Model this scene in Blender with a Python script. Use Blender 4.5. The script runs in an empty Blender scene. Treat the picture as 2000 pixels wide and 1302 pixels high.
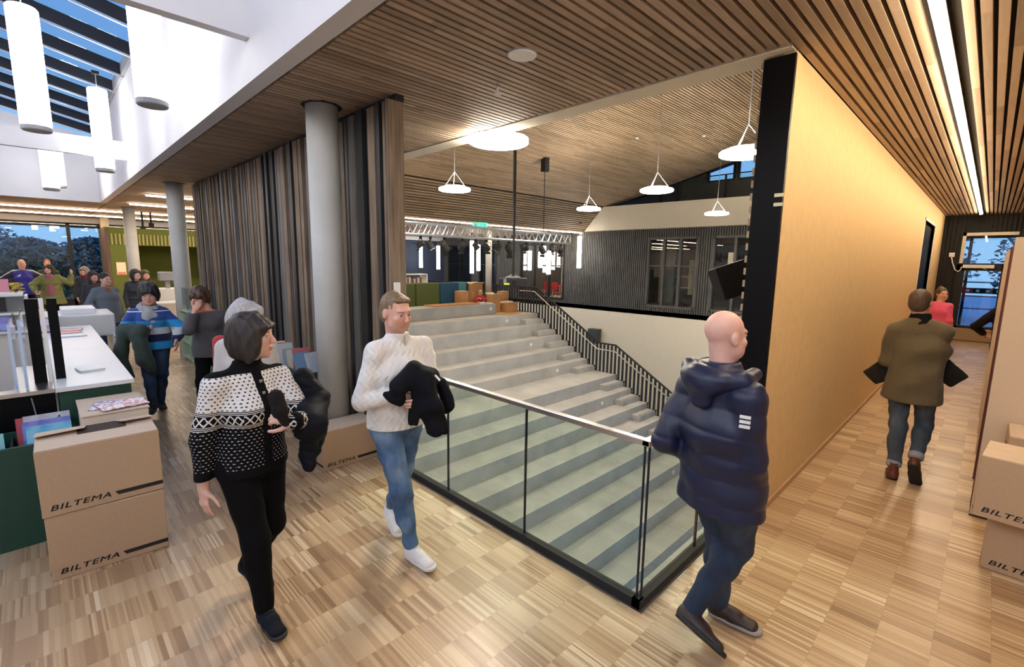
import bpy, math, random
import numpy as np
from mathutils import Vector, Matrix
PI = math.pi
SC = bpy.context.scene
COL = SC.collection
# ------------------------------------------------------------------ camera
cam_d = bpy.data.cameras.new('camera'); cam = bpy.data.objects.new('camera', cam_d); COL.objects.link(cam)
FPX = 925.66; YAW = math.radians(45.0478); PIT = math.radians(8.5456); ROL = math.radians(0.827)
fw = Vector((-math.sin(YAW)*math.cos(PIT), math.cos(YAW)*math.cos(PIT), -math.sin(PIT)))
rt = Vector((math.cos(YAW), math.sin(YAW), 0)); up = rt.cross(fw)
r2 = rt*math.cos(ROL) + up*math.sin(ROL); u2 = -rt*math.sin(ROL) + up*math.cos(ROL)
M = Matrix((r2, u2, -fw)).transposed().to_4x4(); M.translation = Vector((0, 0, 2.0))
cam.matrix_world = M
cam_d.sensor_fit = 'HORIZONTAL'; cam_d.sensor_width = 36.0; cam_d.lens = FPX/2000*36.0
cam_d.clip_start = 0.05; cam_d.clip_end = 300
SC.camera = cam
# ------------------------------------------------------------------ view, world
SC.view_settings.view_transform = 'Standard'; SC.view_settings.look = 'None'
SC.view_settings.gamma = 1.0; SC.view_settings.use_curve_mapping = False
SC.view_settings.exposure = 0.25
try:
    SC.cycles.max_bounces = 7; SC.cycles.diffuse_bounces = 4; SC.cycles.glossy_bounces = 4
    SC.cycles.transmission_bounces = 6; SC.cycles.transparent_max_bounces = 12
    SC.cycles.caustics_reflective = False; SC.cycles.caustics_refractive = False
    SC.cycles.sample_clamp_indirect = 6.0; SC.cycles.use_denoising = True
    SC.cycles.use_light_tree = True
except Exception:
    pass
wd = bpy.data.worlds.new('dusk_sky'); SC.world = wd; wd.use_nodes = True
wt = wd.node_tree; wt.nodes.clear()
wo = wt.nodes.new('ShaderNodeOutputWorld'); wb = wt.nodes.new('ShaderNodeBackground')
wtc = wt.nodes.new('ShaderNodeTexCoord'); wsx = wt.nodes.new('ShaderNodeSeparateXYZ'); wr = wt.nodes.new('ShaderNodeValToRGB')
wt.links.new(wtc.outputs['Generated'], wsx.inputs[0]); wt.links.new(wsx.outputs['Z'], wr.inputs[0])
wt.links.new(wr.outputs[0], wb.inputs[0]); wt.links.new(wb.outputs[0], wo.inputs[0])
wr.color_ramp.elements[0].position = 0.0; wr.color_ramp.elements[0].color = (0.30, 0.55, 0.85, 1)
wr.color_ramp.elements[1].position = 0.6; wr.color_ramp.elements[1].color = (0.085, 0.25, 0.72, 1)
wb.inputs[1].default_value = 1.0

# ------------------------------------------------------------------ materials
MATS = {}
def mat(name, col=(.5, .5, .5), rough=.6, metal=0.0, emit=None, es=0.0, spec=None, noise=0.0, nscale=20, bump=0.0, bscale=60, sheen=0.0, nstretch=None, alpha=None):
    if name in MATS: return MATS[name]
    m = bpy.data.materials.new(name); m.use_nodes = True; nt = m.node_tree; b = nt.nodes['Principled BSDF']
    b.inputs['Base Color'].default_value = (*col, 1); b.inputs['Roughness'].default_value = rough; b.inputs['Metallic'].default_value = metal
    if spec is not None: b.inputs['Specular IOR Level'].default_value = spec
    if emit is not None:
        b.inputs['Emission Color'].default_value = (*emit, 1); b.inputs['Emission Strength'].default_value = es
    if sheen: b.inputs['Sheen Weight'].default_value = sheen
    if noise or bump:
        tc = nt.nodes.new('ShaderNodeTexCoord'); mp = nt.nodes.new('ShaderNodeMapping'); nt.links.new(tc.outputs['Object'], mp.inputs[0])
        if nstretch: mp.inputs['Scale'].default_value = nstretch
    if noise:
        n = nt.nodes.new('ShaderNodeTexNoise'); n.inputs['Scale'].default_value = nscale; n.inputs['Detail'].default_value = 5
        nt.links.new(mp.outputs[0], n.inputs[0])
        r = nt.nodes.new('ShaderNodeMapRange'); r.inputs[1].default_value = .25; r.inputs[2].default_value = .75
        r.inputs[3].default_value = 1-noise; r.inputs[4].default_value = 1+noise
        nt.links.new(n.outputs[0], r.inputs[0])
        x = nt.nodes.new('ShaderNodeVectorMath'); x.operation = 'SCALE'; x.inputs[0].default_value = col
        nt.links.new(r.outputs[0], x.inputs['Scale']); nt.links.new(x.outputs[0], b.inputs['Base Color'])
    if bump:
        n2 = nt.nodes.new('ShaderNodeTexNoise'); n2.inputs['Scale'].default_value = bscale; n2.inputs['Detail'].default_value = 3
        nt.links.new(mp.outputs[0], n2.inputs[0])
        bp = nt.nodes.new('ShaderNodeBump'); bp.inputs['Strength'].default_value = bump; bp.inputs['Distance'].default_value = .004
        nt.links.new(n2.outputs[0], bp.inputs['Height']); nt.links.new(bp.outputs[0], b.inputs['Normal'])
    MATS[name] = m; return m

class NT:
    """small helper to write node maths"""
    def __init__(s, m): s.nt = m.node_tree; s.b = s.nt.nodes['Principled BSDF']
    def new(s, t, **kw):
        n = s.nt.nodes.new(t)
        for k, v in kw.items(): setattr(n, k, v)
        return n
    def ln(s, a, b): s.nt.links.new(a, b)
    def mth(s, op, a, b=None, c=None):
        n = s.new('ShaderNodeMath', operation=op)
        for i, v in enumerate((a, b, c)):
            if v is None: continue
            if isinstance(v, (int, float)): n.inputs[i].default_value = v
            else: s.ln(v, n.inputs[i])
        return n.outputs[0]
    def comb(s, x, y, z):
        n = s.new('ShaderNodeCombineXYZ')
        for i, v in enumerate((x, y, z)):
            if isinstance(v, (int, float)): n.inputs[i].default_value = v
            else: s.ln(v, n.inputs[i])
        return n.outputs[0]
    def white(s, v, dim='3D'):
        n = s.new('ShaderNodeTexWhiteNoise', noise_dimensions=dim); s.ln(v, n.inputs['Vector']); return n.outputs['Value']
    def ramp(s, v, stops, interp='LINEAR'):
        n = s.new('ShaderNodeValToRGB'); s.ln(v, n.inputs[0]); cr = n.color_ramp; cr.interpolation = interp
        while len(cr.elements) < len(stops): cr.elements.new(.5)
        for e, (p, c) in zip(cr.elements, stops): e.position = p; e.color = (*c, 1)
        return n.outputs[0]
    def mix(s, f, a, b, mode='MIX'):
        n = s.new('ShaderNodeMix', data_type='RGBA', blend_type=mode)
        for sock, v in ((n.inputs[0], f), (n.inputs[6], a), (n.inputs[7], b)):
            if isinstance(v, (int, float)): sock.default_value = v
            elif isinstance(v, tuple): sock.default_value = (*v, 1) if len(v) == 3 else v
            else: s.ln(v, sock)
        return n.outputs[2]
    def xyz(s, kind='Object'):
        tc = s.new('ShaderNodeTexCoord'); sx = s.new('ShaderNodeSeparateXYZ'); s.ln(tc.outputs[kind], sx.inputs[0])
        return tc.outputs[kind], sx.outputs[0], sx.outputs[1], sx.outputs[2]
    def noise(s, v, scale, detail=4, stretch=None):
        if stretch:
            mp = s.new('ShaderNodeMapping'); mp.inputs['Scale'].default_value = stretch; s.ln(v, mp.inputs[0]); v = mp.outputs[0]
        n = s.new('ShaderNodeTexNoise'); n.inputs['Scale'].default_value = scale; n.inputs['Detail'].default_value = detail
        s.ln(v, n.inputs[0]); return n.outputs[0]
    def bump(s, h, strength=.3, dist=.004):
        n = s.new('ShaderNodeBump'); n.inputs['Strength'].default_value = strength; n.inputs['Distance'].default_value = dist
        s.ln(h, n.inputs['Height']); s.ln(n.outputs[0], s.b.inputs['Normal'])

def parquet():
    m = mat('oak_strip_parquet', (.6, .42, .25), .34); T = NT(m); v, x, y, z = T.xyz()
    cx = T.mth('FLOOR', T.mth('DIVIDE', x, .225))
    off = T.white(T.comb(cx, 3.3, 0))
    yy = T.mth('ADD', y, T.mth('MULTIPLY', off, .9))
    blk = T.mth('FLOOR', T.mth('DIVIDE', yy, .15))
    # strips of uneven width: two strip grids chosen per block
    s1 = T.mth('FLOOR', T.mth('DIVIDE', yy, .0215)); s2 = T.mth('FLOOR', T.mth('DIVIDE', yy, .0105))
    pick = T.mth('GREATER_THAN', T.white(T.comb(cx, blk, 7)), .45)
    st = T.mth('ADD', T.mth('MULTIPLY', s1, pick), T.mth('MULTIPLY', T.mth('ADD', s2, 500), T.mth('SUBTRACT', 1, pick)))
    rs = T.white(T.comb(cx, st, 1)); rb = T.white(T.comb(cx, blk, 2))
    g = T.noise(v, 30, 6, (1.2, 14, 1))
    cs = T.mth('MULTIPLY', T.mth('SUBTRACT', rs, .5), T.mth('ADD', .22, T.mth('MULTIPLY', T.white(T.comb(cx, blk, 5)), .62)))
    t = T.mth('ADD', T.mth('ADD', cs, T.mth('MULTIPLY', rb, .42)), T.mth('ADD', .12, T.mth('MULTIPLY', g, .34)))
    c = T.ramp(t, [(.0, (.24, .14, .070)), (.3, (.39, .25, .135)), (.52, (.49, .335, .19)), (.75, (.58, .43, .26)), (1.0, (.74, .60, .41))])
    fx = T.mth('FRACT', T.mth('DIVIDE', x, .225)); seam = T.mth('LESS_THAN', fx, .010)
    c = T.mix(T.mth('MULTIPLY', seam, .35), c, (.2, .11, .05))
    T.ln(c, T.b.inputs['Base Color'])
    rr = T.mth('ADD', .26, T.mth('MULTIPLY', T.noise(v, 3, 3), .16)); T.ln(rr, T.b.inputs['Roughness'])
    T.bump(g, .08, .002); return m

def concrete(name, a, b, rough=.75, speck=True):
    m = mat(name, a, rough); T = NT(m); v, x, y, z = T.xyz()
    n = T.noise(v, 1.6, 6); n2 = T.noise(v, 140, 2)
    t = T.mth('ADD', T.mth('MULTIPLY', n, .8), T.mth('MULTIPLY', T.mth('SUBTRACT', n2, .5), .5 if speck else .15))
    T.ln(T.ramp(t, [(.2, a), (.65, b)]), T.b.inputs['Base Color']); T.bump(n2, .12, .002); return m

def slat_wood(name, c1, c2, c3, axis='Y', pitch=.0735, rough=.6):
    """planed slats: a tone per slat, butt joints along its length, fine grain"""
    m = mat(name, c1, rough); T = NT(m); v, x, y, z = T.xyz()
    a, l = (x, y) if axis == 'Y' else ((y, x) if axis == 'X' else (x, z))
    si = T.mth('FLOOR', T.mth('DIVIDE', a, pitch)); off = T.white(T.comb(si, 0, 4))
    li = T.mth('FLOOR', T.mth('ADD', T.mth('DIVIDE', l, 1.3), T.mth('MULTIPLY', off, 7)))
    r = T.white(T.comb(si, li, 2)); st = (40, 2.2, 40) if axis == 'Y' else ((2.2, 40, 40) if axis == 'X' else (40, 40, 2.2))
    g = T.noise(v, 1.5, 5, st)
    t = T.mth('ADD', T.mth('MULTIPLY', r, .55), T.mth('MULTIPLY', g, .5))
    T.ln(T.ramp(t, [(.15, c1), (.5, c2), (.9, c3)]), T.b.inputs['Base Color']); T.bump(g, .1, .002); return m

def board_wood(name, c1, c2, c3, rough=.7, stretch=(28, 28, 1.1)):
    m = mat(name, c1, rough); T = NT(m); v, x, y, z = T.xyz()
    g = T.noise(v, 1.6, 7, stretch); k = T.noise(v, 2.2, 2)
    t = T.mth('ADD', T.mth('MULTIPLY', g, .75), T.mth('MULTIPLY', k, .3))
    T.ln(T.ramp(t, [(.3, c1), (.52, c2), (.8, c3)]), T.b.inputs['Base Color']); T.bump(g, .25, .003); return m

def glass_mat(name, tint=(.93, .97, .95), refl=.06):
    m = bpy.data.materials.new(name); m.use_nodes = True; nt = m.node_tree; nt.nodes.clear()
    o = nt.nodes.new('ShaderNodeOutputMaterial'); t = nt.nodes.new('ShaderNodeBsdfTransparent'); g = nt.nodes.new('ShaderNodeBsdfGlossy')
    fr = nt.nodes.new('ShaderNodeFresnel'); fr.inputs[0].default_value = 1.25
    mx = nt.nodes.new('ShaderNodeMixShader'); t.inputs[0].default_value = (*tint, 1); g.inputs[0].default_value = (1, 1, 1, 1); g.inputs['Roughness'].default_value = .01
    ml = nt.nodes.new('ShaderNodeMath'); ml.operation = 'ADD'; ml.inputs[1].default_value = refl*.5; nt.links.new(fr.outputs[0], ml.inputs[0]); ml.use_clamp = True
    ge = nt.nodes.new('ShaderNodeNewGeometry'); sb = nt.nodes.new('ShaderNodeMath'); sb.operation = 'SUBTRACT'; sb.inputs[0].default_value = 1; nt.links.new(ge.outputs['Backfacing'], sb.inputs[1])
    mm = nt.nodes.new('ShaderNodeMath'); mm.operation = 'MULTIPLY'; nt.links.new(ml.outputs[0], mm.inputs[0]); nt.links.new(sb.outputs[0], mm.inputs[1])
    nt.links.new(mm.outputs[0], mx.inputs[0]); nt.links.new(t.outputs[0], mx.inputs[1]); nt.links.new(g.outputs[0], mx.inputs[2]); nt.links.new(mx.outputs[0], o.inputs[0])
    MATS[name] = m; return m

M_FLOOR = parquet()
M_CONC = concrete('stair_concrete', (.30, .30, .295), (.44, .44, .43))
M_COLM = concrete('column_concrete', (.40, .41, .40), (.58, .59, .58), .6, False)
M_CEIL = slat_wood('ceiling_slat_wood', (.24, .175, .12), (.36, .265, .19), (.48, .365, .265))
M_GAP = mat('ceiling_felt_black', (.012, .011, .011), .95)
M_VAULT = slat_wood('vault_slat_wood', (.27, .19, .12), (.39, .285, .185), (.50, .38, .26))
M_WHITE = mat('white_plaster', (.66, .66, .69), .8, noise=.03, nscale=3, bump=.05, bscale=90)
M_CREAM = mat('cream_plaster', (.74, .68, .56), .8, noise=.02, nscale=4)
M_YELL = mat('yellow_wall_fabric', (.66, .47, .24), .85, noise=.06, nscale=14, bump=.12, bscale=220)
M_BLACK = mat('black_painted_panel', (.004, .004, .005), .4, spec=.12)
M_BLK2 = mat('black_matt', (.012, .012, .013), .8)
M_DARKW = board_wood('dark_stained_batten', (.045, .045, .046), (.085, .083, .082), (.15, .145, .14))
M_B1 = board_wood('weathered_board', (.08, .055, .037), (.19, .14, .097), (.32, .25, .185))
M_B2 = board_wood('grey_stained_board', (.08, .076, .072), (.15, .14, .13), (.25, .235, .22))
M_B3 = board_wood('black_stained_board', (.007, .007, .008), (.016, .016, .018), (.035, .035, .037), .5)
M_STEEL = mat('brushed_steel', (.62, .62, .63), .28, 1.0)
M_ALU = mat('aluminium_tube', (.66, .67, .69), .32, 1.0)
M_DMET = mat('dark_metal', (.025, .025, .028), .45, .6)
M_GREY = mat('grey_plastic', (.30, .31, .33), .5)
M_WPL = mat('white_plastic', (.82, .82, .82), .45)
M_GLASS = glass_mat('guard_glass', (.86, .93, .90))
M_WIN = glass_mat('window_glass', (.90, .95, .97), .12)
M_TUBE = mat('tube_lamp_glow', (1, 1, 1), .5, emit=(1.0, .965, .92), es=10.5)
M_FILL = mat('fill_lamp_glow', (1, 1, 1), .5, emit=(1.0, .965, .93), es=34.0)  # stronger glow, only for the unseen lamps added as fill
M_FTUBE = mat('far_tube_glow', (1, 1, 1), .5, emit=(1.0, .95, .86), es=16.0)
M_DISC = mat('disc_lamp_glow', (1, 1, 1), .5, emit=(1.0, .88, .70), es=95.0)
M_STRIP = mat('strip_lamp_glow', (1, 1, 1), .5, emit=(1.0, .78, .55), es=40.0)
M_CSTRIP = mat('corridor_strip_glow', (1, 1, 1), .5, emit=(1.0, .80, .55), es=62.0)
M_CARD = mat('brown_cardboard', (.46, .32, .20), .8, noise=.05, nscale=60)
M_CARDT = mat('pale_cardboard', (.62, .49, .36), .8, noise=.04, nscale=30)
M_INK = mat('black_print', (.012, .010, .010), .7)
M_GREEN = mat('dark_green_laminate', (.012, .058, .038), .5, noise=.06, nscale=80)
M_WLAM = mat('white_laminate', (.74, .75, .75), .35)

# ------------------------------------------------------------------ geometry helpers
class MB:
    def __init__(s): s.v = []; s.f = []; s.m = []; s.cur = 0; s.mats = []
    def use(s, m):
        if m not in s.mats: s.mats.append(m)
        s.cur = s.mats.index(m); return s
    def add(s, vs, fs):
        o = len(s.v); s.v += [tuple(p) for p in vs]; s.f += [tuple(i+o for i in f) for f in fs]; s.m += [s.cur]*len(fs); return s
    def box(s, x0, x1, y0, y1, z0, z1):
        x0, x1 = min(x0, x1), max(x0, x1); y0, y1 = min(y0, y1), max(y0, y1); z0, z1 = min(z0, z1), max(z0, z1)
        return s.add([(x0,y0,z0),(x1,y0,z0),(x1,y1,z0),(x0,y1,z0),(x0,y0,z1),(x1,y0,z1),(x1,y1,z1),(x0,y1,z1)],
                     [(0,3,2,1),(4,5,6,7),(0,1,5,4),(1,2,6,5),(2,3,7,6),(3,0,4,7)])
    def obox(s, c, ax, ay, az, hx, hy, hz):
        c = Vector(c); ax = Vector(ax).normalized(); ay = Vector(ay).normalized(); az = Vector(az).normalized()
        P = [c+ax*(i*hx)+ay*(j*hy)+az*(k*hz) for k in (-1, 1) for i, j in ((-1,-1),(1,-1),(1,1),(-1,1))]
        return s.add(P, [(0,3,2,1),(4,5,6,7),(0,1,5,4),(1,2,6,5),(2,3,7,6),(3,0,4,7)])
    def prism(s, prof, y0, y1, plane='XZ'):
        n = len(prof)
        mk = {'XZ': lambda a, b, t: (a, t, b), 'XY': lambda a, b, t: (a, b, t), 'YZ': lambda a, b, t: (t, a, b)}[plane]
        P = [mk(a, b, y0) for a, b in prof]+[mk(a, b, y1) for a, b in prof]
        F = [tuple(range(n-1, -1, -1)), tuple(range(n, 2*n))]+[(i, (i+1) % n, n+(i+1) % n, n+i) for i in range(n)]
        return s.add(P, F)
    def tube(s, pts, r, n=8, cap=True):
        pts = [Vector(p) for p in pts]; rr = r if isinstance(r, (list, tuple)) else [r]*len(pts); P = []; F = []
        ref = None
        for i, p in enumerate(pts):
            d = (pts[min(i+1, len(pts)-1)]-pts[max(i-1, 0)]).normalized()
            if ref is None: ref = Vector((0, 0, 1)) if abs(d.z) < .9 else Vector((1, 0, 0))
            a = d.cross(ref).normalized(); b = d.cross(a).normalized(); ref = b.cross(d) if False else ref
            P += [p+(a*math.cos(2*PI*k/n)+b*math.sin(2*PI*k/n))*rr[i] for k in range(n)]
        for i in range(len(pts)-1):
            for k in range(n): F.append((i*n+k, i*n+(k+1) % n, (i+1)*n+(k+1) % n, (i+1)*n+k))
        if cap: F += [tuple(range(n-1, -1, -1)), tuple((len(pts)-1)*n+k for k in range(n))]
        return s.add(P, F)
    def lathe(s, prof, c=(0, 0, 0), n=24):
        P = []; F = []; m = len(prof)
        for k in range(n):
            a = 2*PI*k/n
            P += [(c[0]+r*math.cos(a), c[1]+r*math.sin(a), c[2]+z) for r, z in prof]
        for k in range(n):
            q = (k+1) % n
            for i in range(m-1): F.append((k*m+i, q*m+i, q*m+i+1, k*m+i+1))
        F += [tuple(k*m for k in range(n-1, -1, -1)), tuple(k*m+m-1 for k in range(n))]
        return s.add(P, F)

WM = {}
def world_of(o): return WM.get(o.name, Matrix.Identity(4))
def link_mesh(name, me, parent=None, loc=None, world=True, smooth=False):
    o = bpy.data.objects.new(name, me); COL.objects.link(o)
    if parent is not None: o.parent = parent
    L = Matrix.Translation(loc) if loc is not None else Matrix.Identity(4)
    W = world_of(parent) if parent is not None else Matrix.Identity(4)
    WM[o.name] = W @ L; o.location = L.translation
    if smooth:
        for p in me.polygons: p.use_smooth = True
    return o
def obj(name, mb, m=None, parent=None, world=True, smooth=False, origin=None, bevel=0):
    """mesh from an MB; with world=True its vertices are world coordinates, whatever the parent"""
    me = bpy.data.meshes.new(name); vs = mb.v
    if world and parent is not None:
        iv = world_of(parent).inverted(); vs = [tuple(iv @ Vector(p)) for p in vs]
    loc = None
    if parent is None and world:
        a = np.array(vs); c = (a.min(0)+a.max(0))/2; c[2] = a[:, 2].min()
        if origin != 'zero': vs = (a-c).tolist(); loc = Vector(c)
    me.from_pydata(vs, [], mb.f)
    ms = mb.mats or [m]
    for x in ms: me.materials.append(x)
    if mb.mats: me.polygons.foreach_set('material_index', mb.m)
    me.update(); me.validate()
    o = link_mesh(name, me, parent, loc, smooth=smooth)
    if bevel:
        b = o.modifiers.new('bevel', 'BEVEL'); b.width = bevel; b.segments = 2; b.limit_method = 'ANGLE'; b.angle_limit = .7
    return o
def tag(o, label=None, cat=None, group=None, kind=None):
    if label: o['label'] = label
    if cat: o['category'] = cat
    if group: o['group'] = group
    if kind: o['kind'] = kind
    return o
def thing(name, label, cat, loc=(0, 0, 0), rz=0.0, group=None, tilt=None):
    o = bpy.data.objects.new(name, None); COL.objects.link(o); o.empty_display_size = .1
    o.location = loc; o.rotation_euler = (tilt[0], tilt[1], rz) if tilt else (0, 0, rz)
    WM[o.name] = Matrix.Translation(loc) @ o.rotation_euler.to_matrix().to_4x4()
    return tag(o, label, cat, group)
def struct(name, mb, m=None, **k):
    o = obj(name, mb, m, origin='zero', **k); o['kind'] = 'structure'; return o
def copy_tree(o, loc=None, rz=None, label=None, parent=None):
    c = o.copy(); COL.objects.link(c)
    if parent is not None: c.parent = parent
    if loc is not None: c.location = loc
    if rz is not None: c.rotation_euler = (o.rotation_euler[0], o.rotation_euler[1], rz)
    if label: c['label'] = label
    for ch in list(o.children): copy_tree(ch, parent=c)
    return c
def text_mb(s, m, origin, ex, ey, size, thick=.001, xs=1.0):
    """lettering as mesh: origin, unit reading direction ex, unit up direction ey"""
    cu = bpy.data.curves.new('t', 'FONT'); cu.body = s; cu.size = size; cu.extrude = thick; cu.shear = .25; cu.space_character = 1.12
    to = bpy.data.objects.new('t', cu); COL.objects.link(to)
    dg = bpy.context.evaluated_depsgraph_get(); me = bpy.data.meshes.new_from_object(to.evaluated_get(dg))
    ex = Vector(ex).normalized(); ey = Vector(ey).normalized(); ez = ex.cross(ey); o = Vector(origin)
    mb = MB().use(m)
    for bx_, by_ in ((0, 0), (.035, 0), (.018, .02)):
        mb.add([o+ex*(v.co.x*xs+bx_*size)+ey*(v.co.y+by_*size)+ez*v.co.z for v in me.vertices], [tuple(p.vertices) for p in me.polygons])
    bpy.data.objects.remove(to); bpy.data.curves.remove(cu); bpy.data.meshes.remove(me); return mb
# ------------------------------------------------------------------ floor, walls, ceilings
RNG = random.Random(7)
HC = 3.46
b = MB(); b.box(-25.2, 3, -6.2, 2.37, -.32, 0); b.box(-1.245, 3, 2.37, 18.4, -.32, 0); b.box(-25.2, -13.44, 2.37, 14.1, -.32, 0)
b.box(-13.44, -12.66, 12.5, 14.1, -.32, 0)
struct('floor', b, M_FLOOR)
# slatted flat ceilings: slats run along y
def slat_ceiling(name, rects, z=HC, pitch=.0735, w=.049, t=.05, m=None):
    b = MB()
    b.use(M_GAP)
    for x0, x1, y0, y1 in rects: b.box(x0, x1, y0, y1, z+t, z+t+.06)
    b.use(m or M_CEIL)
    for x0, x1, y0, y1 in rects:
        k = math.ceil(x0/pitch)
        while k*pitch+w < x1:
            b.box(k*pitch, k*pitch+w, y0+.012, y1-.012, z, z+t); k += 1
    return struct(name, b)
slat_ceiling('ceiling_hall', [(-25.2, -1.12, 1.56, 3.72)])
slat_ceiling('ceiling_corridor', [(-1.12, -.425, 1.56, 18.3), (-.345, 3.0, 1.56, 18.3)])
slat_ceiling('ceiling_library', [(-25.2, -17.45, -6.2, 1.55), (-25.2, -14.08, 3.74, 18.8)])
# white edge beam of the flat ceiling over the stairs
struct('trim_1', MB().box(-14.0, -1.12, 3.735, 3.97, HC-.004, HC+.45), M_CREAM)
# vaulted wooden ceiling above the stairs, slats along y
def vault_z(x): return 4.6+.245*(x+12.95) if x > -12.95 else HC+(x+14.08)*(1.14/1.13)
b = MB().use(M_GAP)
xs = [-14.08, -12.95, -1.3]
for a, c in zip(xs[:-1], xs[1:]):
    za, zc = vault_z(a), vault_z(c)
    b.prism([(a, za+.05), (c, zc+.05), (c, zc+.12), (a, za+.12)], 3.97, 19.35)
b.use(M_VAULT)
def vault_slats(a, c, pitch, w, t=.045):
    d = Vector((c-a, 0, vault_z(c)-vault_z(a))); L = d.length; d.normalize(); n = Vector((d.z, 0, -d.x))
    k = 0
    while (k+1)*pitch < L:
        p = Vector((a, 11.66, vault_z(a)))+d*(k*pitch+w/2)-n*.0
        b.obox(p-n*.022, d, (0, 1, 0), n, w/2, 7.66, t/2); k += 1
vault_slats(-14.08, -12.95, .105, .064); vault_slats(-12.95, -1.32, .0735, .050)
struct('ceiling_vault', b)
# white bulkhead around the atrium
struct('wall_bulkhead', MB().box(-17.42, 3.0, 1.41, 1.545, HC-.006, 5.2), M_WHITE)
struct('wall_atrium_end', MB().prism([(1.54, HC-.006), (-6.2, HC-.006), (-6.2, 6.75), (1.54, 5.1)], -17.55, -17.42, 'YZ'), M_WHITE)
struct('wall_atrium_back', MB().box(-25.2, 3.1, -6.35, -6.2, -.3, 6.8), M_WHITE)
struct('wall_atrium_near', MB().prism([(1.54, 0), (-6.2, 0), (-6.2, 6.75), (1.54, 5.1)], 3.0, 3.12, 'YZ'), M_WHITE)
struct('wall_corridor_right', MB().box(3.0, 3.12, 1.54, 18.4, 0, HC+.1), M_YELL)
# glazed pitched roof with deep dark rafters
TR = math.tan(math.radians(12.2))
def roof_z(y): return 5.12-TR*(y-1.41)
b = MB()
b.prism([(1.55, roof_z(1.55)+.20), (-6.3, roof_z(-6.3)+.20), (-6.3, roof_z(-6.3)+.21), (1.55, roof_z(1.55)+.21)], -17.5, 3.1, 'YZ')
sk = struct('window_10', b, M_WIN); tag(sk, 'sloping glass roof over the atrium')
def rafter(x):
    b = MB(); b.use(M_DMET)
    b.prism([(1.41, roof_z(1.41)), (-6.2, roof_z(-6.2)), (-6.2, roof_z(-6.2)+.19), (1.41, roof_z(1.41)+.19)], x-.05, x+.05, 'YZ')
    b.use(M_ALU); b.prism([(1.40, roof_z(1.40)-.03), (-6.2, roof_z(-6.2)-.03), (-6.2, roof_z(-6.2)), (1.40, roof_z(1.40))], x+.02, x+.05, 'YZ')
    return b
rf = None
for k in range(18):
    x = -16.9+k*1.15
    o = obj('roof_rafter', rafter(x)); o['kind'] = 'structure'
b = MB(); b.prism([(1.41, roof_z(1.41)+.19), (1.41, roof_z(1.41)), (1.36, roof_z(1.41)), (1.36, roof_z(1.36)+.19)], -17.4, 3.0, 'YZ')
struct('trim_2', b, M_GREY)
# white cross beams in the atrium
for x in (-4.6, -11.7):
    o = struct('atrium_beam', MB().box(x, x+.11, -6.2, 1.41, 3.78, 4.09), M_WHITE)
# round concrete columns
col_labels = ['concrete column in front of the dark board wall, beside the moving box', 'concrete column at the far end of the dark board wall', 'far concrete column in front of the green nook']
for (x, y), l in zip([(-4.75, 2.10), (-11.68, 2.10), (-18.55, 2.13)], col_labels):
    c = thing('concrete_column', l, 'column', (x, y, 0))
    obj('shaft', MB().lathe([(.15, 0), (.15, HC+.02)], (x, y, 0), 40), M_COLM, c, smooth=False)
    for p in c.children[0].data.polygons: p.use_smooth = len(p.vertices) == 4
    obj('shadow_gap_ring', MB().lathe([(.185, HC-.004), (.185, HC+.03)], (x, y, 0), 32), M_BLK2, c)
c = thing('concrete_column', 'slim pale column behind the cardboard boxes at the top of the stairs', 'column', (-14.75, 13.3, 0))
obj('shaft', MB().lathe([(.13, 0), (.13, HC)], (-14.75, 13.3, 0), 32), M_COLM, c, smooth=True)
obj('base_ring', MB().lathe([(.15, 0), (.15, .03)], (-14.75, 13.3, 0), 32), M_BLK2, c)
# board wall (uneven boards, three stains)
b = MB().use(M_BLK2); b.box(-11.38, -3.93, 2.405, 2.47, 0, HC-.05); b.box(-11.4, -3.9, 2.395, 2.48, HC-.06, HC)
x = -11.38; RW = random.Random(11); st = 0
while x < -4.02:
    r = RW.random(); w = RW.choice([.055, .08, .10, .13]); dep = RW.choice([.045, .07, .095])
    mm = M_B1 if r < .42 else (M_B2 if r < .66 else M_B3)
    b.use(mm); b.box(x, min(x+w, -3.99), 2.405-dep, 2.405, .0, HC-.06); x += w+RW.choice([.015, .035, .055, .08])
b.use(M_B1); b.box(-3.935, -3.9, 2.31, 2.47, 0, HC-.06)
x = -11.38
while x < -4.0:   # the back face over the stairs
    w = RW.choice([.05, .075, .1]); b.use(M_B2 if RW.random() < .5 else M_B1); b.box(x, x+w, 2.47, 2.51, -1.0, HC-.06); x += w+.03
struct('wall_board', b)
# corridor wall: yellow toward the corridor, black end, pale battens over the stairs
b = MB().use(M_YELL); b.box(-1.2, -1.115, 3.83, 13.3, 0, HC); b.box(-1.2, -1.115, 13.3, 15.6, 3.0, HC); b.box(-1.2, -1.115, 15.6, 18.3, 0, HC)
struct('wall_corridor_left', b)
struct('door_1', MB().box(-1.2, -1.17, 13.3, 15.6, 0, 3.0), M_BLACK)
b = MB(); b.box(-1.18, -1.105, 13.25, 13.3, 0, 3.05); b.box(-1.18, -1.105, 15.6, 15.65, 0, 3.05); b.box(-1.18, -1.105, 13.25, 15.65, 3.0, 3.05)
struct('trim_3', b, M_WLAM)
b = MB().use(M_BLACK); b.box(-1.315, -1.112, 3.80, 3.835, 0, HC-.02)
struct('wall_end_panel', b)
b = MB().use(M_CREAM); b.box(-1.30, -1.21, 3.98, 19.0, -.32, 7.5)
b.use(mat('pale_batten', (.52, .40, .27), .6)); z = 0
while z < HC-.05: b.box(-1.345, -1.30, 3.838, 12, z, z+.05); z += .092
struct('wall_stairwell_right', b)
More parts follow.
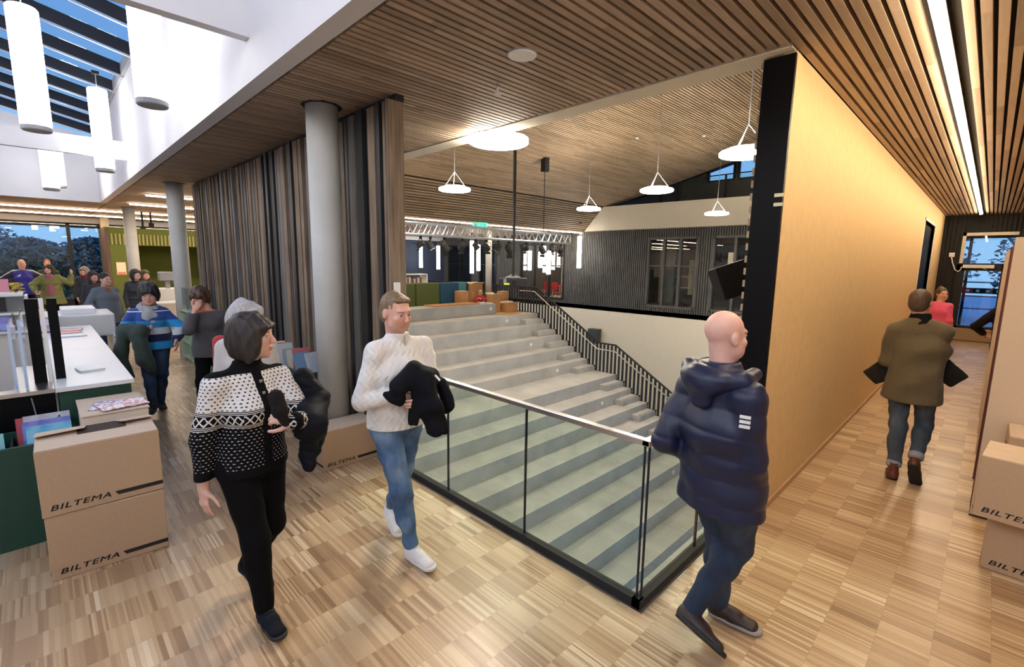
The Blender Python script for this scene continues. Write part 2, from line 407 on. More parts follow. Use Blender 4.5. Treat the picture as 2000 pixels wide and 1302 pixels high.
struct('baseboard_left', MB().box(-1.115, -1.10, 3.84, 13.3, 0, .055), mat('oak_baseboard', (.45, .28, .14), .5))
for zt in (2.50, 2.435):
    o = obj('masking_tape', MB().box(-1.165, -1.105, 3.797, 3.7995, zt-.012, zt+.012), mat('masking_tape', (.62, .60, .42), .7))
    tag(o, 'upper short strip of pale masking tape on the black wall end' if zt > 2.47 else 'lower short strip of pale masking tape on the black wall end', 'tape')
# stairwell: near wall under the floor edge, lowest floor, far cream wall
struct('wall_stairwell_near', MB().box(-14, 3, 2.2, 2.37, -9.2, -.32), M_CREAM)
struct('floor_lower', MB().box(-26, 3, 2.2, 19.2, -9.35, -9.2), M_CONC)
# far wall, dark vertical battens with window openings
YW = 18.8
wins = [(-10.55, -8.40, .22, 3.08, 3), (-7.75, -5.3, .22, 3.08, 3), (-18.25, -15.2, .2, 2.95, 3), (-21.6, -20.2, .2, 2.95, 1), (-24.6, -22.4, .2, 2.95, 2)]
def in_win(x):
    for w in wins:
        if w[0]-.04 < x < w[1]+.04: return w
b = MB().use(M_BLK2); xs = sorted([-26, -1.2]+[w[0] for w in wins]+[w[1] for w in wins])
for a, c in zip(xs[:-1], xs[1:]):
    w = in_win((a+c)/2)
    if w: b.box(a, c, YW, YW+.2, 0, w[2]); b.box(a, c, YW, YW+.2, w[3], HC+.1)
    else: b.box(a, c, YW, YW+.2, 0, HC+.1)
b.use(M_DARKW); x = -26.0
while x < -1.3:
    w = in_win(x+.025)
    if w: b.box(x, x+.055, YW-.05, YW, .0, w[2]-.05); b.box(x, x+.055, YW-.05, YW, w[3]+.05, HC+.04)
    else: b.box(x, x+.055, YW-.05, YW, .0, HC+.04)
    x += .098
struct('wall_far', b)
for i, w in enumerate(wins):
    b = MB(); x0, x1, z0, z1, n = w
    b.box(x0-.05, x0+.05, YW-.07, YW+.1, z0-.05, z1+.05); b.box(x1-.05, x1+.05, YW-.07, YW+.1, z0-.05, z1+.05)
    b.box(x0, x1, YW-.07, YW+.1, z0-.05, z0+.05); b.box(x0, x1, YW-.07, YW+.1, z1-.05, z1+.05)
    for k in range(1, n):
        xm = x0+(x1-x0)*k/n; b.box(xm-.05, xm+.05, YW-.06, YW+.1, z0, z1)
    zt = z0+(z1-z0)*.60
    b.box(x0, x1, YW-.01, YW+.05, zt-.03, zt+.03)
    f = struct('window_%d' % (i+1), b, M_DARKW if i < 2 else M_DMET)
    obj('pane', MB().box(x0, x1, YW+.03, YW+.036, z0, z1), M_WIN, f)
struct('wall_far_lower', MB().box(-26, 3, YW, YW+.2, -9.2, 0), M_CREAM)
# rooms behind the far wall
b = MB().use(M_CREAM); b.box(-26, -1.2, 23.5, 23.6, 0, HC+.1)
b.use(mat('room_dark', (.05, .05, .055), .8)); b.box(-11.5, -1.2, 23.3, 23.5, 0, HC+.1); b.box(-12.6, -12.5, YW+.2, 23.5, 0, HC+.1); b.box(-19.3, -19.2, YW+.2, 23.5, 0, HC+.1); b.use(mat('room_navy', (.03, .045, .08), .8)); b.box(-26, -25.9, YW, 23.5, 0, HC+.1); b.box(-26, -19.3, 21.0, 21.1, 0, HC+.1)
struct('wall_back_rooms', b)
b = MB().use(M_FLOOR); b.box(-26, -1.2, YW, 23.5, -.2, 0); b.use(M_CREAM); b.box(-26, -1.2, YW, 23.5, HC, HC+.1)
struct('floor_back_rooms', b)
# cream band and gallery above
b = MB(); b.prism([(-14.02, HC+.02), (-1.25, HC+.02), (-1.25, 4.48), (-12.98, 4.58)], YW-.03, YW+.12)
b.box(-13.0, -1.25, YW+.12, YW+.5, 4.35, 4.42)
struct('wall_gallery_front', b, M_CREAM)
struct('floor_gallery', MB().box(-13.0, -1.25, YW+.45, 22, 4.3, 4.4), M_GREY)
b = MB().use(mat('gallery_grey', (.11, .11, .115), .8))
XG = [-14.1, -10.15, -9.4, -7.1, -6.8, -4.6, -4.4, -1.25]
gw = [(-9.40, -8.27), (-8.10, -6.95), (-6.8, -5.0)]
prev = -14.1
for a, c in gw+[(-1.25, -1.25)]:
    b.box(prev, a, 21.6, 21.8, 3.4, 8.2); prev = c
for a, c in gw: b.box(a, c, 21.6, 21.8, 3.4, 5.68)
struct('wall_gallery_back', b)
b = MB(); b.prism([(-14.1, vault_z(-12.9)+.6), (-12.95, vault_z(-12.95)+.6), (-1.2, vault_z(-1.2)+.6), (-1.2, vault_z(-1.2)+.75), (-14.1, vault_z(-12.9)+.75)], 19.4, 21.8); struct('ceiling_gallery', b, M_BLK2)
b = MB(); b.prism([(-12.95, vault_z(-12.95)-.02), (-1.2, vault_z(-1.2)-.02), (-1.2, vault_z(-1.2)+.7), (-12.95, vault_z(-12.95)+.7)], 19.352, 19.40); struct('trim_6', b, M_BLK2)
for i, (a, c) in enumerate(gw):
    b = MB()
    for x in (a, c): b.box(x-.05, x+.05, 21.55, 21.65, 5.68, vault_z(x)+.62)
    b.box(a, c, 21.55, 21.65, 5.62, 5.69)
    f = struct('window_%d' % (i+6), b, M_DMET)
    obj('pane', MB().box(a, c, 21.6, 21.606, 5.69, 7), M_WIN, f)
g = thing('gallery_railing', 'thin black railing with glass high above the window wall', 'railing', (-6, YW+.6, 4.4))
obj('top_rail', MB().box(-9.6, -1.4, YW+.58, YW+.62, 5.48, 5.52), M_BLK2, g)
for x in (-9.6, -7.75, -6.0, -4.2, -2.4): obj('post', MB().box(x-.03, x+.03, YW+.57, YW+.63, 4.4, 5.5), M_BLK2, g)
obj('glass_panel', MB().box(-9.6, -1.4, YW+.596, YW+.604, 4.45, 5.45), M_GLASS, g)
o = thing('gallery_door_frame', 'dark angular door frame at the left end of the gallery', 'door frame', (-10.2, YW+.9, 4.4))
for x in (-10.55, -9.8): obj('jamb', MB().box(x-.04, x+.04, YW+.7, YW+.78, 4.4, 5.42+(x+10.55)*.2), M_BLK2, o)
obj('lintel', MB().prism([(-10.6, 5.40), (-9.75, 5.56), (-9.75, 5.62), (-10.6, 5.46)], YW+.7, YW+.78), M_BLK2, o)
struct('wall_vault_side', MB().box(-26, -14.1, 22.0, 22.1, 3.4, 5), M_WHITE)
# facade: mullions and glass on the left
def facade(name, x, y0, y1, step, z1, first):
    b = MB(); b.box(x-.06, x+.06, y0, y1, 0, .35); b.box(x-.06, x+.06, y0, y1, z1-.07, z1); b.box(x-.05, x+.05, y0, y1, 1.0, 1.04)
    y = first
    while y < y1:
        b.box(x-.05, x+.06, y-.055, y+.055, 0, z1); y += step
    f = struct(name, b, M_DMET); obj('pane', MB().box(x-.006, x+.006, y0, y1, .3, z1), M_WIN, f)
    return f
facade('window_8', -25.2, -6.2, 13.0, 3.4, 3.26, -5.8)
struct('wall_facade_end', MB().box(-25.3, -25.1, 13.0, 18.8, 0, 3.26), mat('dusk_navy_wall', (.03, .045, .085), .7))
struct('wall_gallery_end', MB().box(-14.3, -12.93, YW+.21, YW+.3, HC-.1, 5.5), M_BLK2)
struct('wall_facade_top', MB().box(-25.3, -25.1, -6.2, 18.8, 3.26, HC+.1), M_WHITE)
struct('trim_4', MB().box(-28.6, -25.3, -9, 18.8, 3.22, 3.34), mat('eave_grey', (.13, .14, .16), .8))
# corridor end
YE = 18.3
b = MB().use(M_BLK2); b.box(-1.2, -.70, YE, YE+.15, 0, HC+.1); b.box(.36, 3.1, YE, YE+.15, 0, HC+.1); b.box(-.70, .36, YE, YE+.15, 2.98, HC+.1)
x = -1.1
while x < 3.0:
    if not (-.74 < x < .38): b.box(x, x+.05, YE-.03, YE, 0, HC)
    else: b.box(x, x+.05, YE-.03, YE, 3.0, HC)
    x += .09
struct('wall_corridor_end', b)
b = MB(); b.box(-.72, -.55, YE-.05, YE+.1, 0, 2.12); b.box(.16, .38, YE-.05, YE+.1, 0, 2.12); b.box(-.72, .38, YE-.05, YE+.1, 1.95, 2.15); b.box(-.72, .38, YE-.05, YE+.1, .0, .42)
d = struct('door_2', b, M_DMET)
obj('pane', MB().box(-.56, .17, YE, YE+.008, .40, 1.97), M_WIN, d)
obj('kick_plate', MB().box(-.74, .40, YE-.075, YE-.055, .02, .36), mat('kick_plate_wood', (.36, .25, .16), .5), d)
b = MB(); b.box(-.72, -.62, YE-.02, YE+.1, 2.15, 2.98); b.box(-.72, .38, YE-.02, YE+.1, 2.90, 2.98)
f = struct('window_9', b, M_CREAM); obj('pane', MB().box(-.7, .36, YE+.03, YE+.036, 2.15, 2.95), M_WIN, f)
# glazed porch behind the corridor door
b = MB().use(M_CREAM); b.box(-1.6, 2.2, YE+.15, YE+4, HC-.2, HC-.1); b.box(-1.7, -1.6, YE+.15, YE+4, 0, HC-.1); b.box(-1.6, 2.2, YE+.15, YE+4, 2.62, 2.72) if False else None
struct('ceiling_porch', b)
struct('floor_porch', MB().box(-1.7, 2.2, YE+.15, YE+4, -.15, 0), mat('porch_floor', (.5, .5, .53), .5))
b = MB(); b.box(-1.6, 2.2, YE+3.9, YE+4, 0, .1); b.box(-1.6, 2.2, YE+3.9, YE+4, 3.0, HC-.1)
for x in (-1.6, -.62, .45, 1.5): b.box(x-.03, x+.05, YE+3.9, YE+4, 0, HC-.1)
struct('window_11', b, M_DMET)

o = obj('wall_sensor', MB().box(-3.899, -3.885, 2.33, 2.40, 1.68, 1.80), M_WPL, bevel=.006); tag(o, 'small white sensor box on the end of the dark board wall', 'sensor')

struct('ceiling_slab', MB().box(-1.35, 3.12, 1.545, 18.45, HC+.115, HC+.22), M_BLK2)
# ------------------------------------------------------------------ seating stairs
RISE, RUN = .184, .313
def tread_z(k): return -2*RISE*k
def tread_x0(k):
    if k == 0: return -13.44
    return -12.65+.626*(k-1) if k <= 5 else -8.9+.626*(k-6)
NT_ = 24
YB = 14.06
st = thing('seating_stairs', 'wide grey concrete seating stairs descending behind the glass railing', 'staircase', (-8, 8, -9.2))
b = MB(); prof = [(-13.44, -9.2)]
for k in range(NT_):
    prof += [(tread_x0(k), tread_z(k)), (tread_x0(k+1), tread_z(k))]
prof = [(-13.44, -9.2), (-13.44, 0), (-12.65, 0)]
for k in range(1, NT_): prof += [(tread_x0(k), tread_z(k)), (tread_x0(k+1), tread_z(k))]
prof += [(tread_x0(NT_), -9.2)]
b.prism([p for p in prof], 2.375, 12.5, 'XZ'); b.prism([(-12.66, -9.2), (-12.66, 0), (-12.65, 0)]+prof[3:], 12.5, YB, 'XZ')
obj('concrete_steps', b, M_CONC, st)
b = MB(); b.box(-14.3, -13.45, 2.6, 12.5, .0, .40)
o = obj('top_seat_block', b, M_CONC, st, bevel=.01)
for k in range(1, NT_):
    x0 = tread_x0(k); o = obj('half_step', MB().box(x0, x0+RUN, 13.08, YB-.02, tread_z(k), tread_z(k)+RISE), M_CONC, st, bevel=.006)
    if k >= 6:
        obj('edge_strip', MB().box(x0+RUN-.06, x0+RUN-.035, 13.1, YB-.04, tread_z(k)+RISE, tread_z(k)+RISE+.004), M_INK, o)
    if k % 2 == 1 or k == 0:
        s = obj('step_light', MB().box(x0-.002, x0+.008, 12.30, 12.40, tread_z(k)+.14, tread_z(k)+.24), M_WPL, st)
obj('step_light', MB().box(-13.452, -13.442, 12.2, 12.3, .17, .27), M_WPL, st)
o = obj('bench_board', MB().box(-14.28, -13.62, 9.75, 11.85, .402, .445), mat('bench_oak', (.42, .22, .10), .5, noise=.15, nscale=12), bevel=.012)
tag(o, 'oiled wooden seat board lying on the top concrete step', 'bench board')
# ------------------------------------------------------------------ black balustrade on the far side of the stairs
bal = thing('stair_balustrade', 'long black flat-bar balustrade along the far side of the concrete stairs', 'balustrade', (-8, 14.1, -3))
def step_bottom(x):
    if x < -12.65: return 0.0
    if x < -10.135+RUN: n = int((x+12.65)/RUN)+1
    elif x < -8.9: n = 10
    else: n = 10+int((x+8.9)/RUN)+1
    return -RISE*n
def rail_z(x):
    if x < -12.75: return 1.04
    if x < -9.70: return 1.04-(x+12.75)*.600
    if x < -8.98: return -.79
    return -.79-(x+8.98)*.588
x = -14.20; i = 0
while x < -2.2 and i < 99:
    zb = min(step_bottom(x), step_bottom(x+.085)); zt = min(rail_z(x), rail_z(x+.085))
    obj('baluster', MB().box(x, x+.085, 14.09, 14.10, zb-.05, zt-.02), M_BLK2, bal); x += .157; i += 1
b = MB(); x = -25.0
while x < -14.3: b.box(x, x+.085, 14.09, 14.10, -.05, 1.02); x += .157
obj('rear_infill', b, M_BLK2, bal)
b = MB(); pts = [-25.1, -12.75, -9.70, -8.98, 1.0]
for a, c in zip(pts[:-1], pts[1:]): b.prism([(a, rail_z(a)-.05), (c-1e-4, rail_z(c-1e-4)-.05), (c-1e-4, rail_z(c-1e-4)), (a, rail_z(a))], 14.07, 14.12)
obj('top_bar', b, M_BLK2, bal)
b = MB(); x = -12.65; n = 1
for n in range(1, 11):
    b.box(x, x+RUN+.03, 14.085, 14.105, -RISE*n-.05, -RISE*n+.0); b.box(x-.012, x+.012, 14.085, 14.105, -RISE*n-.05, -RISE*(n-1)); x += RUN
b.box(x-.3, -8.9, 14.085, 14.105, -RISE*10-.05, -RISE*10); x = -8.9
for n in range(11, 40):
    b.box(x, x+RUN+.03, 14.085, 14.105, -RISE*n-.05, -RISE*n); b.box(x-.012, x+.012, 14.085, 14.105, -RISE*n-.05, -RISE*(n-1)); x += RUN
b.box(-25.1, -12.63, 14.08, 14.11, -.05, .02)
obj('stepped_bottom_bar', b, M_BLK2, bal)
b = MB(); hp = [(-13.6, .86), (-12.80, .86), (-9.70, -1.02), (-8.95, -1.02), (1, -1.02-9.95*.588)]
b.tube([(x, 14.0, z) for x, z in hp], .021, 10)
hr = obj('handrail', b, M_STEEL, bal)
for x, z in [(-12.4, .617), (-11.2, -.11), (-10.1, -.777), (-9.3, -1.02), (-8.2, -1.46), (-7.0, -2.166)]: obj('bracket', MB().tube([(x, 14.0, z), (x, 14.0, z-.05), (x, 14.09, z-.05)], .008, 6), M_DMET, hr)
o = obj('service_cabinet', MB().box(-13.32, -12.80, 18.4, 18.78, -1.75, -1.08), mat('cabinet_dark', (.05, .055, .05), .5), bevel=.01)
tag(o, 'dark cabinet against the cream wall behind the balustrade', 'cabinet')
# ------------------------------------------------------------------ glass railing
gr = thing('glass_railing', 'frameless glass guard railing with steel handrail around the stair opening', 'railing', (-1.25, 2.33, 0))
for a, c in ((-3.88, -3.088), (-3.080, -2.186), (-2.178, -1.262)):
    obj('glass_panel', MB().box(a, c, 2.328, 2.342, .02, 1.0), M_GLASS, gr)
for a, c in ((2.35, 3.076), (3.084, 3.79)):
    obj('glass_panel', MB().box(-1.258, -1.244, a, c, .02, 1.0), M_GLASS, gr)
for x in (-3.084, -2.182): obj('panel_seam', MB().box(x-.004, x+.004, 2.326, 2.344, .05, 1.0), M_BLK2, gr)
obj('panel_seam', MB().box(-1.260, -1.242, 3.076, 3.084, .05, 1.0), M_BLK2, gr)
b = MB(); b.box(-1.264, -1.254, 2.322, 2.332, .04, 1.0); b.box(-1.246, -1.236, 2.340, 2.350, .04, 1.0); b.box(-1.266, -1.238, 2.320, 2.348, 0.0, .06)
obj('corner_edge', b, M_BLK2, gr)
b = MB(); b.box(-3.9, -1.228, 2.308, 2.362, 0, .055); b.box(-1.28, -1.222, 2.308, 3.80, 0, .055)
obj('base_channel', b, M_BLK2, gr)
b = MB(); b.box(-3.9, -1.225, 2.290, 2.302, -.0, .004); b.box(-1.228, -1.20, 2.290, 3.80, 0, .004)
obj('base_trim', b, M_STEEL, gr)
b = MB(); b.box(-3.9, -1.225, 2.312, 2.358, .995, 1.030); b.box(-1.274, -1.228, 2.312, 3.80, .9955, 1.0302)
obj('handrail', b, M_STEEL, gr, bevel=.004)
obj('inner_kerb', MB().box(-1.33, -1.285, 2.37, 3.95, -.12, .03), mat('kerb_grey', (.22, .23, .23), .4), gr)
# ------------------------------------------------------------------ lamps
def tube_lamp(x, y, z0, L=1.4, r=.145, label='', top=None, group='tube lamps in the atrium', m=None):
    m = m or M_TUBE
    t = thing('tube_pendant_lamp', label, 'pendant lamp', (x, y, z0), 0, group)
    obj('diffuser', MB().lathe([(r*.96, .05), (r, .08), (r, L-.02), (r*.9, L)], (x, y, z0), 28), m, t, smooth=True)
    obj('end_cap', MB().lathe([(r*.90, 0), (r*.98, .01), (r*.98, .055)], (x, y, z0), 28), M_GREY, t)
    topz = top or roof_z(y)
    obj('cable', MB().tube([(x, y, z0+L), (x, y, topz)], .006, 6), M_GREY, t)
    obj('ceiling_mount', MB().box(x-.05, x+.05, y-.05, y+.05, topz-.05, topz-.005), M_DMET, t)
    return t
tube_lamp(-8.45, .165, 3.5, label='glowing white tube lamp, leftmost and largest under the glass roof')
tube_lamp(-11.46, 1.05, 3.5, r=.14, label='glowing white tube lamp in the middle, hanging on a visible cable')
tube_lamp(-6.25, 1.0, 3.52, r=.14, label='glowing white tube lamp close to the white wall, partly behind the beam')
tube_lamp(-15.3, .42, 3.46, 1.1, label='small far tube lamp left of its neighbour, in front of the end wall', group='tube lamps at the far end')
tube_lamp(-15.9, .56, 3.6, 1.0, label='small far tube lamp just behind another, in front of the end wall', group='tube lamps at the far end')
for (x, y, wh) in ((-6.0, -2.6, 'left of the book bin'), (-2.6, -1.6, 'nearest the cardigan woman'), (-.3, -3.2, 'behind the camera'), (1.4, -1.2, 'right of the camera'), (-9.8, -3.2, 'left of the shelf tower')):  # unseen lamps, added to brighten the hall around the camera
    tube_lamp(x, y, 3.9, label='unseen tube lamp added as fill light, %s' % wh, group='unseen tube lamps added for fill', m=M_FILL)
M_UP = mat('uplight_glow', (1, 1, 1), .5, emit=(1.0, .86, .66), es=45.0)
def disc_lamp(x, y, z, label, r=.355, drop=.42, low=False):
    t = thing('disc_pendant_lamp', label, 'pendant lamp', (x, y, z), 0, 'round disc lamps over the stairs')
    obj('diffuser', MB().lathe([(0.001, 0), (r*.93, 0), (r, .012), (r, .05), (r*.97, .06), (0.001, .06)], (x, y, z), 40), M_DISC, t)
    obj('body', MB().lathe([(r*.9, .061), (r*.74, .072), (r*.74, .098), (r*.71, .098), (r*.71, .078), (.02, .076)] if not low else [(r*1.0, .0605), (r*.98, .068), (.10, .07), (.06, .08)], (x, y, z), 32), M_WPL, t)
    if not low: obj('uplight_ring', MB().lathe([(r*.66, .080), (r*.66, .083)], (x, y, z), 32), M_UP, t)
    b = MB(); ap = (x, y, z+drop)
    for k in range(3):
        a = 2*PI*k/3+.5; b.tube([(x+math.cos(a)*r*(.1 if low else .75), y+math.sin(a)*r*(.1 if low else .75), z+.055+(0 if low else .025)), ap], .0045, 6)
    obj('suspension', b, M_WPL, t)
    obj('cable', MB().tube([ap, (x, y, vault_z(x))], .007, 6), M_GREY, t)
    return t
disc_lamp(-4.33, 4.05, 3.39, 'bright round disc lamp nearest the camera, just under the ceiling edge', low=True)
disc_lamp(-8.82, 6.90, 3.58, 'round disc lamp left of the black pole, above the stage truss')
disc_lamp(-8.78, 11.95, 3.58, 'round disc lamp right of the small black winch, near the white gallery front')
disc_lamp(-5.44, 9.88, 3.58, 'round disc lamp in front of the dark gable wall')
disc_lamp(-6.38, 15.46, 3.58, 'smallest round disc lamp, in front of the white gallery front')
disc_lamp(-2.62, 7.20, 3.52, 'round disc lamp partly hidden by the black wall end')
def strip(name, x0, x1, y0, y1, z, label, m, group=None, cat='strip light'):
    t = thing(name, label, cat, ((x0+x1)/2, (y0+y1)/2, z), 0, group)
    obj('diffuser', MB().box(x0+.006, x1-.006, y0, y1, z-.045, z-.02), m, t); obj('housing', MB().box(x0, x1, y0-.01, y1+.01, z-.02, z-.004), M_WPL, t); return t
strip('strip_light', -.418, -.352, 1.6, 17.7, HC+.0, 'long bright strip light running down the corridor ceiling', M_CSTRIP)
GS = 'strip lights at the library ceiling'
strip('strip_light', -14.20, -14.10, 3.99, 18.75, HC, 'long warm strip light at the foot of the vaulted ceiling behind the truss', M_STRIP)
strip('strip_light', -14.2, -14.08, 1.98, 3.6, HC-.004, 'nearest short strip light behind the second column', M_STRIP, GS)
strip('strip_light', -16.95, -16.83, 1.98, 9, HC-.004, 'second strip light behind the second column, over the library', M_STRIP, GS)
strip('strip_light', -20.3, -20.16, -5.8, 12, HC-.004, 'long strip light crossing the far library ceiling, nearer one', M_STRIP, GS)
strip('strip_light', -22.95, -22.82, -5.8, 12, HC-.004, 'long strip light crossing the far library ceiling, nearer the window', M_STRIP, GS)
# vertical tube lamps in front of the far wall
FT = [((822, 505), 'far tube lamp under the truss, first from the left'), ((856, 503), 'far tube lamp under the truss, second from the left'),
      ((922, 503), 'tall bright tube lamp under the truss left of the column'), ((934, 500), 'tube lamp close behind the tall bright one left of the column'),
      ((1034, 507), 'tube lamp seen against the orange room, left one'), ((1055, 505), 'short tube lamp seen against the orange room, middle one'), ((1071, 512), 'tube lamp seen against the orange room, right one'),
      ((1132, 492), 'single tube lamp hanging before the dark batten wall')]
FTP = [(-23.95, 16.2, 1.56, 1.52, 0.1), (-22.5, 16.4, 1.5, 1.36, 0.1), (-19.04, 16.0, 1.36, 1.7, 0.1), (-19.68, 17.0, 1.48, 1.42, 0.1), (-16.73, 17.9, 1.57, 1.01, 0.1), (-16.19, 18.1, 1.71, 0.82, 0.1), (-14.85, 17.2, 1.42, 1.13, 0.1), (-13.67, 18.0, 1.73, 1.5, 0.1)]
for (q, l), (x, y, z0, L, r) in zip(FT, FTP):
    tube_lamp(x, y, z0, L, r, l, top=HC if x < -14 else vault_z(x), group='vertical tube lamps by the far wall', m=M_FTUBE)
# ------------------------------------------------------------------ ceiling fittings
o = thing('ceiling_speaker', 'round white plate set in the slatted ceiling', 'ceiling plate', (-2.532, 2.59, HC-.012))
obj('plate', MB().lathe([(.098, 0), (.102, .006), (.102, .02)], (-2.532, 2.59, HC-.014), 36), M_WPL, o)
obj('rim', MB().lathe([(.104, .004), (.108, .012)], (-2.532, 2.59, HC-.012), 36), M_GREY, o)
o = thing('sprinkler_head', 'small white sprinkler head below the slatted ceiling', 'sprinkler', (-3.126, 2.908, HC-.06))
obj('stem', MB().tube([(-3.126, 2.908, HC), (-3.126, 2.908, HC-.05)], .014, 10), M_WPL, o); obj('deflector', MB().lathe([(.034, 0), (.034, .006)], (-3.126, 2.908, HC-.06), 16), M_WPL, o)
o = thing('corridor_sensor', 'small white sensor beside the corridor strip light', 'sensor', (.33, 8.6, HC-.03))
obj('housing', MB().lathe([(.03, 0), (.045, .02), (.045, .04)], (.36, 8.6, HC-.035), 20), M_WPL, o)
VD = [(-9.4, 7.2), (-6.6, 9.3), (-4.6, 9.6), (-8.0, 13.2), (-11.6, 7.6), (-10.2, 9.4), (-6.9, 15.3)]
VDL = ['above the left disc lamp', 'right of the black pole', 'nearest the black wall end', 'above the small winch', 'nearest the dark board wall', 'between the pole and the board wall', 'above the gable wall']
for k, (x, y) in enumerate(VD):
    z = vault_z(x)-.045
    o = obj('vault_detector', MB().lathe([(.03, -.05), (.055, -.03), (.055, .0)], (x, y, z), 14), M_WPL); tag(o, 'tiny white detector on the wooden vault, ' + VDL[k], 'detector', 'tiny detectors on the vault')
# exit sign
o = thing('exit_sign', 'small green running-man exit sign hanging near the strip light', 'exit sign', (-12.9, 11.2, 3.20))
b = MB(); b.obox((-12.9, 11.2, 3.27), (1, 1, 0), (-1, 1, 0), (0, 0, 1), .26, .02, .09)
obj('panel', b, mat('exit_green', (.0, .30, .16), .4, emit=(.05, .9, .5), es=1.3), o)
b = MB()
def onsign(u, v, w, h, b): 
    c = Vector((-12.9, 11.2, 3.27))+Vector((1, 1, 0)).normalized()*u+Vector((1, -1, 0)).normalized()*.022+Vector((0, 0, v)); b.obox(c, (1, 1, 0), (-1, 1, 0), (0, 0, 1), w/2, .002, h/2)
onsign(-.14, 0, .09, .12, b); onsign(.02, 0, .10, .03, b); onsign(.075, 0, .03, .07, b); onsign(.17, .03, .035, .035, b); onsign(.17, -.015, .05, .05, b); onsign(.15, -.05, .03, .05, b)
obj('pictogram', b, M_WPL, o); obj('hanger', MB().tube([(-12.9, 11.2, 3.36), (-12.9, 11.2, vault_z(-12.9))], .008, 6), M_GREY, o)
# ------------------------------------------------------------------ truss with spotlights
TX = -10.35
tr = thing('lighting_truss', 'aluminium lattice truss hung under the wooden vault', 'truss', (TX, 9, 2.68))
y0, y1 = 5.2, 12.95; hw = .125; zb_, zt_ = 2.66, 2.94
for dx in (-hw, hw):
    for z in (zb_, zt_): obj('chord', MB().tube([(TX+dx, y0, z), (TX+dx, y1, z)], .03, 10), M_ALU, tr)
b = MB(); n = int((y1-y0)/.29); s = (y1-y0)/n
for i in range(n):
    ya = y0+i*s; yb = ya+s/2; yc = ya+s
    for dx in (-hw, hw): b.tube([(TX+dx, ya, zb_), (TX+dx, yb, zt_), (TX+dx, yc, zb_)], .016, 6)
    b.tube([(TX-hw, ya, zt_), (TX+hw, yb, zt_), (TX-hw, yc, zt_)], .010, 6); b.tube([(TX+hw, ya, zb_), (TX-hw, yb, zb_), (TX+hw, yc, zb_)], .010, 6)
for z in (zb_, zt_): b.tube([(TX-hw, y1, z), (TX+hw, y1, z)], .02, 8)
for dx in (-hw, hw): b.tube([(TX+dx, y1, zb_), (TX+dx, y1, zt_)], .02, 8)
obj('lattice', b, M_ALU, tr)
w = thing('chain_winch', 'small black winch under the vault with a cable to the truss', 'winch', (TX, 11.7, 4.85))
obj('motor', MB().box(TX-.10, TX+.10, 11.6, 11.8, 4.84, 5.30), M_BLK2, w, bevel=.02); obj('cable', MB().tube([(TX, 11.7, 4.84), (TX, 11.7, zt_+.03)], .012, 6), M_BLK2, w); obj('mount', MB().box(TX-.16, TX+.08, 11.55, 11.85, 5.24, 5.285), M_BLK2, w)
def spotlight(y, tilt, yaw, size, label):
    """yoke, clamp, can with lens and barn door"""
    t = thing('stage_spotlight', label, 'spotlight', (TX, y, zb_-.052), yaw, 'stage spotlights under the truss')
    L = size*.8; r = L*.40
    obj('clamp', MB().box(-.025, .025, -.03, .03, -.06, .02), M_BLK2, t, world=False)
    b = MB(); 
    for sx in (-1, 1): b.tube([(0, 0, -.05), (sx*(r+.03), 0, -.07), (sx*(r+.03), 0, -.07-L*.55)], .009, 6)
    obj('yoke', b, M_BLK2, t, world=False)
    c = Vector((0, 0, -.07-L*.55)); d = Vector((0, math.cos(tilt), -math.sin(tilt)))
    b = MB(); b.tube([c-d*L*.55, c-d*L*.42, c-d*L*.1, c+d*L*.45], [r*.55, r*.85, r*.9, r], 16); can = obj('lamp_can', b, M_BLK2, t, world=False, smooth=False)
    b = MB(); b.tube([c+d*(L*.45), c+d*(L*.46)], [r*.86, r*.86], 16); obj('lens', b, mat('spot_lens', (.35, .37, .4), .1, .3), t, world=False)
    up_ = Vector((0, d.z*-1, d.y)) ; b = MB()
    for q in (-1, 1): b.obox(c+d*L*.62+up_*q*r*1.15, (1, 0, 0), d+up_*q*.35, up_, r*.95, L*.17, .004)
    obj('barn_door', b, M_BLK2, t, world=False)
    return t
SPL = ['stage spotlight hanging nearest the dark board wall, first on the truss', 'second stage spotlight from the board wall, turned sideways', 'third stage spotlight from the board wall, aimed away', 'fourth stage spotlight from the board wall, large can', 'stage spotlight between the two left tube lamps', 'stage spotlight above the tall bright tube lamp, left one', 'stage spotlight above the tall bright tube lamp, right one', 'stage spotlight just left of the slim pale column', 'large stage spotlight just right of the slim pale column', 'small stage spotlight beside the projector pole', 'stage spotlight third from the free end of the truss', 'small stage spotlight second from the free end of the truss', 'stage spotlight at the free end of the truss']
sp = [(6.35, .9, .6, .30), (7.0, .5, 2.2, .26), (7.3, 1.1, -.6, .30), (7.75, .8, .2, .34), (8.35, .6, 1.4, .30), (8.85, .9, -.8, .26), (9.25, .5, .5, .28), (9.70, 1.0, 2.6, .30), (10.15, .7, .3, .36), (10.9, .5, 1.6, .24), (11.65, .9, .1, .30), (12.15, .7, -.5, .24), (12.6, .8, .9, .28)]
for k, a in enumerate(sp): spotlight(*a, label=SPL[k])
